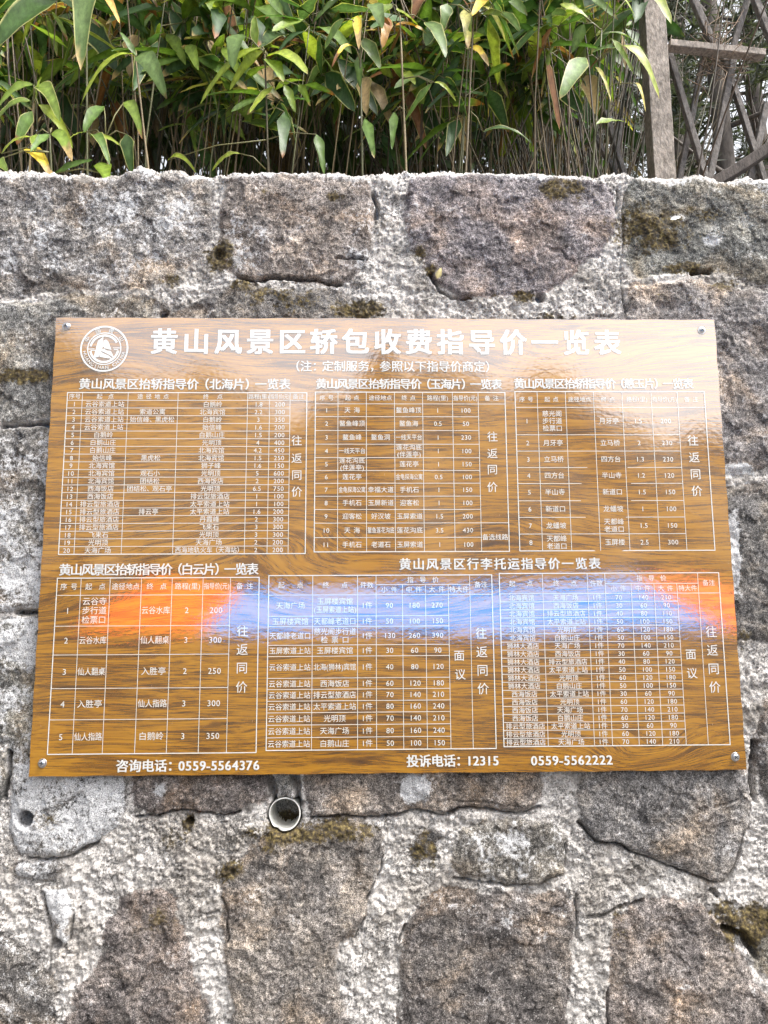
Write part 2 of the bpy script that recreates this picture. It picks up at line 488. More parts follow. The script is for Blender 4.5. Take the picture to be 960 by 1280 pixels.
# the same masonry carried on to both sides and below the frame
def blob(cx, cz, rx, rz):
    n = 9
    return np.array([(cx + rx * (math.copysign(abs(math.cos(t)) ** .6, math.cos(t))) * rs.uniform(.82, 1.0),
                      cz + rz * (math.copysign(abs(math.sin(t)) ** .6, math.sin(t))) * rs.uniform(.82, 1.0)) for t in [2 * math.pi * k / n + .3 for k in range(n)]])
for side in (-1, 1):
    z = 0.02
    while z < 2.2:
        hh = rs.uniform(.24, .34)
        x = 0.84 + rs.uniform(0, .1)
        while x < 4.3:
            wd = rs.uniform(.28, .5)
            SPOLY.append((blob(side * (x + wd / 2), z + hh / 2, wd / 2 * .95, min(hh, 2.3 - z) / 2 * .95), rs.choice([GREY, BRN, PURP, WARM, DARK]), rs.uniform(0, .5), rs.uniform(.006, .014)))
            x += wd + .02
        z += hh + .015
z = 0.0
while z < 0.80:
    hh = .26; x = -.85
    while x < .85:
        wd = rs.uniform(.25, .42)
        SPOLY.append((blob(x + wd / 2, z + hh / 2, wd / 2 * .95, hh / 2 * .93), rs.choice([GREY, BRN, PURP, WARM, DARK]), rs.uniform(0, .4), .01))
        x += wd + .02
    z += hh + .01

# crest line of the wall, photo pixels
CREST = [(-40,214),(0,219),(40,217),(90,222),(130,227),(150,226),(163,217),(176,212),(190,216),(203,220),(217,215),(228,216),(238,223),(270,223),(330,220),(400,222),(452,227),(472,222),(520,220),(600,220),(660,221),(700,224),(740,226),(758,222),(776,218),(792,226),(840,231),(860,226),(880,232),(960,232),(1000,230)]
CR = np.array([(lambda p: (p.x, p.z))(at(a, b, WY + .02)) for a, b in CREST])

def axis(lo, hi, d0, d1, step, grow=1.22, big=0.05):
    a = list(np.arange(d0, d1 + step * .5, step))
    s = step; v = a[-1]
    while v < hi:
        s = min(s * grow, big); v += s; a.append(v)
    s = step; v = a[0]; b = []
    while v > lo:
        s = min(s * grow, big); v -= s; b.append(v)
    return np.array(b[::-1] + a)

def poly_sdf(px, pz, poly):
    """positive inside"""
    d = np.full(px.shape, 1e9, np.float32); ins = np.zeros(px.shape, bool)
    n = len(poly)
    for i in range(n):
        ax, az = poly[i]; bx, bz = poly[(i + 1) % n]
        ex, ez = bx - ax, bz - az
        wx, wz = px - ax, pz - az
        t = np.clip((wx * ex + wz * ez) / (ex * ex + ez * ez), 0, 1)
        d = np.minimum(d, (wx - ex * t) ** 2 + (wz - ez * t) ** 2)
        c = ((az <= pz) & (bz > pz)) | ((bz <= pz) & (az > pz))
        with np.errstate(divide='ignore', invalid='ignore'):
            xx = ax + (pz - az) / (ez if ez else 1e-9) * ex
        ins ^= c & (px < xx)
    return np.where(ins, 1, -1) * np.sqrt(d)

def line_d(px, pz, pts):
    d = np.full(px.shape, 1e9, np.float32)
    for (ax, az), (bx, bz) in zip(pts[:-1], pts[1:]):
        ex, ez = bx - ax, bz - az
        t = np.clip(((px - ax) * ex + (pz - az) * ez) / (ex * ex + ez * ez + 1e-12), 0, 1)
        d = np.minimum(d, np.hypot(px - ax - ex * t, pz - az - ez * t))
    return d

PX = 1 / 717.0                                # metres to one photo pixel on the board
# cracks: pixels, half width px, depth m
CRACKS = [
 ([(298,343),(320,346),(345,343),(372,346),(400,350),(425,353)], 3.2, .035), ([(0,530),(62,529)], 5, .04), ([(20,766),(60,765)], 5, .03),
 ([(540,342),(550,362),(565,371),(590,372)], 2.2, .02), ([(468,240),(472,256),(470,272)], 4, .03), ([(774,235),(772,262)], 3, .02),
 ([(2,1000),(6,970),(8,940)], 4, .04), ([(948,930),(944,975),(946,1000)], 4.5, .05), ([(170,1022),(195,1022),(215,1015),(240,1014),(275,1021),(300,1016)], 2, .018),
 ([(335,968),(341,1000)], 5, .04), ([(366,968),(372,1005)], 6, .04), ([(388,1023),(430,1020),(470,1024),(520,1013),(556,1022),(575,1010),(612,1011),(650,1019),(676,1010)], 2, .02),
 ([(34,1071),(55,1075),(82,1073),(120,1056)], 2.6, .02), ([(724,1030),(745,1055),(778,1057),(792,1066)], 2.6, .022), ([(792,1066),(840,1084),(880,1100),(908,1107)], 1.6, .016),
 ([(908,1106),(922,1080),(932,1045)], 3, .02), ([(568,1098),(600,1105),(640,1110),(668,1107),(700,1096)], 2.2, .02), ([(706,1058),(708,1085)], 1.8, .012),
 ([(723,1120),(726,1150),(722,1175)], 2, .015), ([(740,1150),(757,1148),(775,1138),(806,1130)], 3, .02), ([(760,1240),(762,1300)], 1.6, .014),
 ([(600,1100),(602,1108)], 2, .01), ([(600,1142),(590,1165)], 1, .0), ([(598,1108),(599,1112)], 2.5, .01),
 ([(480,1070),(470,1106),(458,1128)], 1.6, .012), ([(455,1150),(443,1176)], 2, .012), ([(500,1180),(508,1158)], 1.8, .015),
 ([(52,1118),(56,1150),(62,1180),(60,1215)], 2.0, .016), ([(86,1150),(84,1175),(76,1190)], 1.6, .012),
 ([(277,1122),(283,1140),(282,1180)], 1.6, .012), ([(255,1145),(270,1140)], 2.2, .012),
 ([(870,340),(890,338)], 5, .03), ([(420,322),(452,322)], 2.5, .016), ([(905,1160),(935,1170),(950,1200)], 5, .03), ([(890,1112),(900,1120)], 4, .02),
 ([(780,244),(778,340),(782,395)], 1.2, .010), ([(420,1010),(440,1035)], .8, .0), ([(895,1010),(920,1000)], 1.2, .006), ([(427,985),(450,990)], 1, .004), ([(560,1000),(610,1002),(650,1010)], 1, .005),
]
HOLES = [(30, 1025, 9.5, .05), (68, 1182, 7, .03), (236, 1028, 5, .02), (615, 1106, 3, .02), (677, 370, 7, .03), (203, 390, 6, .02), (274, 316, 8, .012)]
# growth: pixels, radii, amount (moss), or lichen
MOSS = [(274,318,20,22,.9),(212,352,22,16,.55),(705,236,38,14,.95),(815,285,55,34,.85),(880,268,40,14,.55),(855,332,26,10,.8),(352,372,60,26,.55),(446,384,34,14,.95),(300,352,20,12,.6),
 (655,370,14,10,.8),(525,318,12,12,.8),(540,336,12,8,.6),(20,470,60,10,.95),(50,765,30,8,.6),(905,355,30,12,.6),(690,395,40,8,.5),(845,368,50,10,.5),
 (355,1042,50,12,.85),(425,1038,50,14,.7),(405,1045,20,10,.8),(330,1062,16,10,.6),(530,1060,18,22,.75),(210,1050,20,16,.5),(285,1092,16,12,.8),(60,1022,14,14,.45),
 (935,1160,34,24,.95),(905,1135,20,10,.8),(775,1160,18,24,.4),(300,420,30,20,.5),(915,800,26,18,.6),(200,1150,30,24,.35),(440,1160,20,16,.3),(235,1030,8,8,.9),(600,370,30,10,.4),(770,395,30,10,.3),(340,240,12,8,.7),(422,246,14,7,.9)]
LICH = [(100,290,110,60,.16),(60,330,60,40,.15),(195,260,70,50,.25),(490,330,40,60,.5),(300,300,30,40,.3),(845,272,10,5,2.0),(918,690,7,40,2.2),(925,590,18,10,1.6),(518,985,14,12,2.4),(60,800,40,50,.4),(30,720,40,60,.3),(660,1060,40,30,.2),(890,300,10,6,1.0),(200,985,8,8,.6)]

def build_wall():
    xs = axis(-4.0, 4.0, -0.84, 0.84, 0.0019, 1.03, .013)
    zs_a = np.arange(0.88, 1.33, 0.0019); zs_b = np.arange(1.33, 2.05, 0.0026); zs_c = np.arange(2.05, 2.315, 0.0019)
    low = []
    s, v = 0.0019, 0.88
    while v > -0.06:
        s = min(s * 1.25, .03); v -= s; low.append(v)
    zn = np.concatenate([low[::-1], zs_a, zs_b, zs_c])
    zn = zn / zn[-1]                                     # 0..1 of local height
    nf = len(zn); nx = len(xs)
    crest = np.interp(xs, CR[:, 0], CR[:, 1])
    rad = 0.022
    # profile beyond the front: a rounded arris, the top, the back
    nar = 14; ntop = 60; nb = 6
    X = np.zeros((nx, nf + nar + ntop + nb), np.float32); Y = X.copy(); Z = X.copy(); S = X.copy(); NY = X.copy(); NZ = X.copy()
    X[:] = xs[:, None]
    ft = crest - rad
    Z[:, :nf] = ft[:, None] * zn[None]; Y[:, :nf] = WY; NY[:, :nf] = -1
    S[:, :nf] = Z[:, :nf]
    for i in range(nar):
        a = (i + 1) / nar * math.pi / 2
        k = nf + i
        Z[:, k] = ft + rad * math.sin(a); Y[:, k] = WY + rad - rad * math.cos(a); NY[:, k] = -math.cos(a); NZ[:, k] = math.sin(a); S[:, k] = ft + rad * a
    for i in range(ntop):
        k = nf + nar + i; t = ((i + 1) / ntop) ** 1.4 * 0.30
        Z[:, k] = crest; Y[:, k] = WY + rad + t; NZ[:, k] = 1; S[:, k] = ft + rad * 1.57 + t
    for i in range(nb):
        k = nf + nar + ntop + i
        Z[:, k] = crest - 0.06 * (i + 1); Y[:, k] = WY + rad + .302; NY[:, k] = 1; S[:, k] = S[:, k - 1] + .06
    fx = X.ravel(); fs = S.ravel()
    wx = fx + 0.007 * fbm(fx, fs, 9, 3, 1) + 0.0035 * fbm(fx, fs, 48, 5, 2)
    wz = fs + 0.007 * fbm(fx, fs, 9, 3, 3) + 0.0035 * fbm(fx, fs, 55, 5, 4)
    best = np.full(fx.shape, -0.2, np.float32); sid = np.zeros(fx.shape, np.int32)
    for i, (pl, *_r) in enumerate(SPOLY):
        lo = pl.min(0) - .05; hi = pl.max(0) + .05
        ix = np.nonzero((wx > lo[0]) & (wx < hi[0]) & (wz > lo[1]) & (wz < hi[1]))[0]
        if not len(ix): continue
        d = poly_sdf(wx[ix], wz[ix], pl)
        up = d > best[ix]
        best[ix[up]] = d[up]; sid[ix[up]] = i
    tints = np.array([s[1] for s in SPOLY]); lich = np.array([s[2] for s in SPOLY]); rel = np.array([s[3] for s in SPOLY])
    r2 = np.random.RandomState(3)
    gx = r2.uniform(-.03, .03, len(SPOLY)); gz = r2.uniform(-.02, .03, len(SPOLY)); cen = np.array([s[0].mean(0) for s in SPOLY])
    hue = r2.uniform(.85, 1.12, (len(SPOLY), 1)) * r2.uniform(.975, 1.025, (len(SPOLY), 3))
    st = sstep(-0.003, 0.004, best)
    best = best + .004 + .009 * fbm(fx, fs, 13, 3, 33); lift = sstep(-0.003, 0.016, best)
    low_n = fbm(fx, fs, 14, 4, 21); mid = fbm(fx, fs, 60, 5, 22, .55); rid = fbm(fx + .004 * mid, fs * 1.15, 22, 5, 23, .55, 'ridge')
    bil = fbm(fx, fs, 95, 4, 24, .6, 'billow'); fine = fbm(fx, fs, 330, 2, 25)
    soft = fbm(fx, fs, 7, 3, 27); lump = fbm(fx, fs, 38, 4, 29, .55, 'ridge')
    fac = fbm(fx + .03 * low_n, fs * 1.5 + fx * .3, 11, 3, 28) * 3.0        # broken, stepped faces
    step_ = (.0006 + .0024 * sstep(.1, .6, soft)) * lift * (np.floor(fac) + sstep(.80, 1.0, fac - np.floor(fac)))
    fx1 = facet(fx + .012 * low_n, fs + .012 * mid, 24, 101, 2.2); fx2 = facet(fx + .004 * mid, fs + .004 * fbm(fx, fs, 60, 3, 35), 95, 111, 1.8)
    att = np.repeat(np.clip(.0045 / np.maximum(np.gradient(xs), 1e-4), .12, 1), X.shape[1]).astype(np.float32)   # no detail finer than the mesh, far from the board
    mid = mid * att; bil = bil * att; fine = fine * att; lump = lump * att; fx2 = fx2 * att
    h_stone = lift * (rel[sid] * .55 + .002 * sstep(0, .05, best)) + .7 * lift * (gx[sid] * (fx - cen[sid, 0]) + gz[sid] * (fs - cen[sid, 1])) + .0042 * low_n + (.0010 + .003 * sstep(-.1, .5, soft)) * rid + .0018 * mid * sstep(-.4, .5, soft) + .0007 * fine + step_ + lift * .0017 * fx1 + .00075 * fx2
    h_mort = .002 + .005 * low_n + .0026 * mid + (.0014 + .0042 * sstep(-.1, .5, soft)) * bil + .003 * lump + .0016 * fx2 + .0012 * fx1 + .0014 * fine - .007 * sstep(.35, .75, fbm(fx, fs, 70, 3, 26))
    h = h_mort * (1 - st) + h_stone * st
    # gaps where the mortar has shrunk away from a stone
    gap = sstep(.22, .50, fbm(fx, fs, 6, 3, 31)) * np.exp(-((best + .001) / .0026) ** 2)
    h -= .007 * gap
    def P2(pts): return [wxz(*p) for p in pts]
    for pts, wpx, dep in CRACKS:
        if dep <= 0: continue
        q = np.array(P2(pts)); lo = q.min(0) - .03; hi = q.max(0) + .03
        ix = np.nonzero((wx > lo[0]) & (wx < hi[0]) & (wz > lo[1]) & (wz < hi[1]))[0]
        if not len(ix): continue
        d = line_d(wx[ix], wz[ix], q)
        wd = wpx * PX * .72 * (1 + .9 * fbm(fx[ix], fs[ix], 40, 3, 41))
        h[ix] -= .75 * dep * np.exp(-(d / np.maximum(wd, .0006)) ** 4)
    moss = np.zeros_like(fx); lic = lich[sid] * st
    for cx, cy, rx, ry, am in MOSS:
        x0, z0 = wxz(cx, cy)
        d = ((fx - x0) / (rx * PX)) ** 2 + ((fs - z0) / (ry * PX)) ** 2
        moss = np.maximum(moss, am * np.exp(-d * .8))
    moss *= .55 + .9 * sstep(-.45, .3, fbm(fx, fs, 30, 4, 51))
    for cx, cy, rx, ry, am in LICH:
        x0, z0 = wxz(cx, cy)
        d = ((wx - x0) / (rx * PX)) ** 2 + ((wz - z0) / (ry * PX)) ** 2
        lic = lic + am * np.exp(-d * .9)
    # the weathered crest: pale mortar capping
    cap = sstep(-.030, -.004, fs - np.repeat(crest, X.shape[1]) + .012 * fbm(fx, fs, 12, 3, 61))
    st2 = sstep(-.013, .013, best - .004) * (1 - .85 * cap)
    lic = lic + .5 * cap
    h += cap * (.006 * fbm(fx, fs, 28, 4, 62) + .004 * bil)
    # keep clear behind the board
    inb = (np.abs(fx) < .61) & (fs > 1.27) & (fs < 2.10)
    h = np.where(inb, np.minimum(h, .0165), np.minimum(h, .034))
    for cx, cy, rp, dep in HOLES:
        x0, z0 = wxz(cx, cy)
        d = np.hypot(fx - x0, (fs - z0)) * (1 + .12 * fbm(fx, fs, 60, 2, 71))
        h -= dep * (1 - sstep(rp * PX * .75, rp * PX * 1.1, d))
    x0, z0 = wxz(355, 1020)                               # bore of the drain pipe
    d = np.hypot(fx - x0, fs - z0)
    h = np.where(d < .0285, -.085, h - .005 * (1 - sstep(.027, .036, d)))
    h += np.clip(moss, 0, 1) * .0035 * (.5 + fbm(fx, fs, 230, 3, 91))
    NYf = NY.ravel(); NZf = NZ.ravel()
    V = np.stack([fx, Y.ravel() + NYf * h, Z.ravel() + NZf * h], 1)
    tint = 1.02 * tints[sid] * hue[sid] * (1 + .22 * low_n)[:, None]
    idx = np.arange(X.size).reshape(X.shape)
    Q = np.stack([idx[:-1, :-1].ravel(), idx[1:, :-1].ravel(), idx[1:, 1:].ravel(), idx[:-1, 1:].ravel()], 1)
    one = np.ones((len(fx), 1))
    me = mesh_np('stone_wall', V, [Q], M_WALL, {'tint': np.hstack([tint, one]), 'mask': np.stack([st2, np.clip(lic, 0, 3), moss, np.ones_like(moss)], 1)})
    o = link('stone_wall', me)
    tag(o, 'rough rubble stone wall with thick pale mortar joints, carrying the wooden price board', 'stone wall', kind='thing')
build_wall()

# ------------------------------------------------------------------ the price board
BW, BH = 1.2, 0.797
BC = Vector((0, 0, 1.55 + 0.1412))            # centre of the printed face, y = 0
_n = 0
def wob(x, z):
    return .0008 * math.sin(7 * x + 1.3 * math.sin(5 * z) + .6) * math.cos(6 * z + .4) + .0005 * math.sin(13 * x - 4 * z)
def bp(px, py):
    p = at(px, py, 0.0); return (p.x - BC.x, p.z - BC.z)

GLYPH = {}
def load_glyphs(chars):
    objs = []
    for c in sorted(set(chars)):
        if c in GLYPH or c.isspace(): continue
        cu = bpy.data.curves.new('glyph', 'FONT'); cu.body = c; cu.size = 1; cu.resolution_u = 3; cu.fill_mode = 'FRONT'
        o = bpy.data.objects.new('glyph', cu); COL.objects.link(o); objs.append((c, o))
    bpy.context.view_layer.update()
    dg = bpy.context.evaluated_depsgraph_get()
    for c, o in objs:
        me = o.evaluated_get(dg).to_mesh()
        V = np.array([v.co[:] for v in me.vertices], np.float32).reshape(-1, 3)
        F = [tuple(p.vertices) for p in me.polygons]
        if ord(c) > 0x2000:
            adv = 1.0; x0 = 0.0
            if c in '（(': x0 = .12; adv = .88
            if c in '）)，、：': adv = .85
        else:
            x0 = V[:, 0].min() - .045 if len(V) else 0
            adv = (V[:, 0].max() - x0 + .045) if len(V) else .3
            if c.isdigit(): 
                adv = .55; x0 = (V[:, 0].min() + V[:, 0].max()) / 2 - .275
        GLYPH[c] = (V - np.array([x0, 0, 0]), F, adv)
        o.evaluated_get(dg).to_mesh_clear()
    for c, o in objs:
        cu = o.data
        bpy.data.objects.remove(o); bpy.data.curves.remove(cu)

class Ink:
    """flat printed shapes in board coordinates (x right, z up), a hair proud of the laminate"""
    def __init__(s, lift=0.0007): s.v, s.f, s.lift = [], [], lift
    def poly(s, pts):
        b = len(s.v); s.v += [(x, -s.lift, z) for x, z in pts]; s.f.append(tuple(range(b, b + len(pts))))
    def bar(s, a, b_, wd):
        a = Vector(a); b_ = Vector(b_); d = (b_ - a).normalized(); n = Vector((-d.y, d.x)) * wd / 2; d = d * wd * .5
        s.poly([a - d - n, b_ + d - n, b_ + d + n, a - d + n])
    def glyph(s, c, off, fn):
        """off = extra stroke weight in em, laid down as shifted passes each a hair above the last"""
        V, F, adv = GLYPH[c]
        passes = [(0, 0)] if off <= 0 else [(-off, -off * .6), (off, -off * .6), (-off, off * .6), (off, off * .6)]
        for q, (dx, dy) in enumerate(passes):
            b = len(s.v)
            for x, y, _ in V:
                X, Z = fn(x + dx, y + dy); s.v.append((X, -s.lift - q * .00012, Z))
            s.f += [tuple(b + i for i in f) for f in F]
        return adv
    def width(s, t, off, sp=0):
        return sum((.45 if c == ' ' else GLYPH[c][2]) + sp for c in t) - sp
    def text(s, t, cx, cz, size, maxw=None, off=0.0, sp=0.0, align='C', width=None):
        t = t.strip()
        if not t: return
        if width and len(t) > 1: sp = (width / size - s.width(t, off)) / (len(t) - 1)
        w0 = s.width(t, off, sp) * size
        kx = 1.0
        if maxw and w0 > maxw: kx = maxw / w0
        x = cx - w0 * kx / 2
        for c in t:
            if c == ' ': x += (.45 + sp) * size * kx; continue
            adv = s.glyph(c, off, lambda a, b: (x + a * size * kx, cz + (b - .36) * size))
            x += (adv + sp) * size * kx
    def build(s, name, parent):
        me = bpy.data.meshes.new(name); me.from_pydata([(x, y + wob(x, z), z) for x, y, z in s.v], [], s.f); me.update()
        me.materials.append(M_INK)
        return link(name, me, parent)

LW = 0.0009
def make_table(parent, quad, cols, rows, cells, title, size=None, hsize=None, merges=(), hide=(), tpos=None, tsp=0.0, big=None, extra_lines=(), nohdr=None):
    """quad: photo pixels TL TR BR BL of the outer frame; cols / rows: pixel x along the top, y down the left edge"""
    TL, TR, BR, BL = [Vector(bp(*q)) for q in quad]
    # the print is rectangular on the board
    x0 = (TL.x + BL.x) / 2; x1 = (TR.x + BR.x) / 2; z0 = (BL.y + BR.y) / 2; z1 = (TL.y + TR.y) / 2
    px0, px1 = quad[0][0], quad[1][0]; pt, pb = quad[0][1], quad[3][1]
    cx = [x0 + (c - px0) / (px1 - px0) * (x1 - x0) for c in cols]
    def zy(y):
        return bp(quad[0][0], y)[1] if False else z1 + (bp(px0, y)[1] - bp(px0, pt)[1]) / (bp(px0, pb)[1] - bp(px0, pt)[1]) * (z0 - z1)
    rz = [zy(y) for y in rows]
    k = Ink()
    for a, b in (((x0, z0), (x1, z0)), ((x1, z0), (x1, z1)), ((x1, z1), (x0, z1)), ((x0, z1), (x0, z0))):
        k.bar(a, b, LW * 1.7)
    nc = len(cx) - 1
    for j, x in enumerate(cx[1:-1], 1):
        top = 0
        for (cj, r0) in hide:
            if cj == j: top = r0
        k.bar((x, rz[top]), (x, rz[-1]), LW)
    for i, z in enumerate(rz[1:-1], 1):
        # merged columns interrupt the row lines
        segs = []; s0 = 0
        for j in range(nc):
            cut = any(cj == j and a < i < b for cj, a, b, *_ in merges)
            if cut:
                if j > s0: segs.append((s0, j))
                s0 = j + 1
        if s0 < nc: segs.append((s0, nc))
        for a, b in segs: k.bar((cx[a], z), (cx[b], z), LW)
    g = k.build('grid_lines', parent)
    t = Ink()
    for i, row in enumerate(cells):
        for j, c in enumerate(row):
            if not c: continue
            j1 = j + 1; i1 = i + 1
            for cj, a, b, *sp in merges:
                if cj == j and a == i: i1 = b; j1 = j + (sp[0] if sp else 1)
            xm = (cx[j] + cx[j1]) / 2; zm = (rz[i] + rz[i1]) / 2; wmax = (cx[j1] - cx[j]) * .94
            sz = hsize if (hsize and i <= (nohdr or 0)) else size
            ls = c.split('|')
            for q, ln in enumerate(ls):
                t.text(ln, xm, zm + ((len(ls) - 1) / 2 - q) * sz * 1.12, sz, wmax)
    for (s_, px, py, sc) in (big or ()):
        t.text(s_, *bp(px, py), sc, off=.0)
    t.build('cell_lettering', g)
    return g

def hdr(n): return ['序号', '起 点', '途径地点', '终 点', '路程(里)', '指导价(元)', '备注']
T1 = [['序号', '起  点', '途 径 地 点', '终   点', '路程(里)', '指导价(元)', '备注']] + [[str(i + 1)] + r.split(',') for i, r in enumerate('''云谷索道上站,,白鹅岭,1.8,200
云谷索道上站,索道公寓,北海宾馆,2.2,300
云谷索道上站,始信峰、黑虎松,白鹅岭,3,350
云谷索道上站,,始信峰,1.6,200
白鹅岭,,白鹅山庄,1.5,200
白鹅山庄,,光明顶,4,400
白鹅山庄,,北海宾馆,4.2,450
始信峰,黑虎松,北海宾馆,1.5,250
北海宾馆,,狮子峰,1.6,150
北海宾馆,观石小,光明顶,5,600
北海宾馆,团结松,西海饭店,2,200
西海饭店,团结松、观石亭,光明顶,6.5,750
西海饭店,,排云型旅酒店,1,100
排云型旅酒店,,太平索道上站,1,100
排云型旅酒店,排云亭,太平索道上站,1.6,200
排云型旅酒店,,丹霞峰,2,300
排云型旅酒店,,飞来石,3,300
飞来石,,光明顶,3,300
光明顶,,天海广场,2,200
天海广场,,西海地轨火车（天海站）,2,200'''.split('\n'))]
T2 = [['序 号', '起 点', '途径地点', '终 点', '路程(里)', '指导价(元)', '备 注']] + [[str(i + 1)] + r.split(',') for i, r in enumerate('''天 海,,鳌鱼峰顶,1,100
鳌鱼峰顶,,鳌鱼海,0.5,50
鳌鱼峰,鳌鱼洞,一线天平台,1,230
一线天平台,,莲花沟底|(伴莲亭),1,100
莲花沟底|(伴莲亭),,莲花亭,1,150
莲花亭,,金龟探海公寓,0.5,100
金龟探海公寓,幸福大道,手机石,1,150
手机石,玉屏新道,迎客松,1,100
迎客松,好汉坡,玉屏索道,1.5,200
天 海,鳌鱼莲花沟底,莲花沟底,3.5,430
手机石,老道石,玉屏索道,1,100'''.split('\n'))]
T2[10].append('备选线路')
T3 = [['序 号', '起 点', '途径地点', '终 点', '路程(里)', '指导价(元)', '备 注']] + [[str(i + 1)] + r.split(',') for i, r in enumerate('''慈光阁|步行道|检票口,,月牙亭,1.5,200
月牙亭,,立马桥,2,230
立马桥,,四方台,1.3,230
四方台,,半山寺,1.2,120
半山寺,,新道口,1.5,150
新道口,,龙蟠坡,1,100
龙蟠坡,,天都峰|老道口,1.5,150
天都峰|老道口,,玉屏楼,2.5,300'''.split('\n'))]
T4 = [['序 号', '起  点', '途径地点', '终  点', '路程(里)', '指导价(元)', '备 注']] + [[str(i + 1)] + r.split(',') for i, r in enumerate('''云谷寺|步行道|检票口,,云谷水库,2,200
云谷水库,,仙人翻桌,3,300
仙人翻桌,,入胜亭,2,250
入胜亭,,仙人指路,3,300
仙人指路,,白鹅岭,3,350'''.split('\n'))]
def lug(txt):
    out = []
    for r in txt.split('\n'):
        a = r.split(','); s = int(a[2]); out.append([a[0], a[1], '1件', str(s), str(int(a[3]) if len(a) > 3 else 2 * s), str(int(a[4]) if len(a) > 4 else 3 * s)])
    return [['起    点', '终    点', '件数', '指  导  价', '', '', '', '备注'], ['', '', '', '小 件', '中 件', '大 件', '特大件', '']] + out
T5 = lug('''天海广场,玉屏楼宾馆|(玉屏索道上站),90,180,270
玉屏楼宾馆,天都峰老道口,50
天都峰老道口,慈光阁步行道|检 票 口,130
玉屏索道上站,玉屏楼宾馆,30
云谷索道上站,北海(狮林)宾馆,40
云谷索道上站,西海饭店,60
云谷索道上站,排云型旅酒店,70
云谷索道上站,太平索道上站,80
云谷索道上站,光明顶,70
云谷索道上站,天海广场,80
云谷索道上站,白鹅山庄,50''')
T6 = lug('''北海宾馆,天海广场,70
北海宾馆,西海饭店,30
北海宾馆,排云型旅酒店,40,80,110
北海宾馆,太平索道上站,50
北海宾馆,光明顶,60
北海宾馆,白鹅山庄,50
狮林大酒店,天海广场,70
狮林大酒店,西海饭店,30
狮林大酒店,排云型旅酒店,40
狮林大酒店,太平索道上站,50
狮林大酒店,光明顶,60
狮林大酒店,白鹅山庄,50
西海饭店,太平索道上站,30
西海饭店,光明顶,60
西海饭店,天海广场,70
西海饭店,白鹅山庄,60
排云型旅酒店,太平索道上站,30
排云型旅酒店,光明顶,60
排云型旅酒店,天海广场,70''')
TITLE = '黄山风景区轿包收费指导价一览表'
allc = ''.join(''.join(''.join(r) for r in T) for T in (T1, T2, T3, T4, T5, T6)).replace('|', '')
load_glyphs(allc + TITLE + '（），：往返同价面议（北海片）一览表玉慈白云行李托运(注：定制服务，参照以下商)咨询电话投诉抬轿0559-5564376HUANGSHANCHINA中国')
BOLD = .030

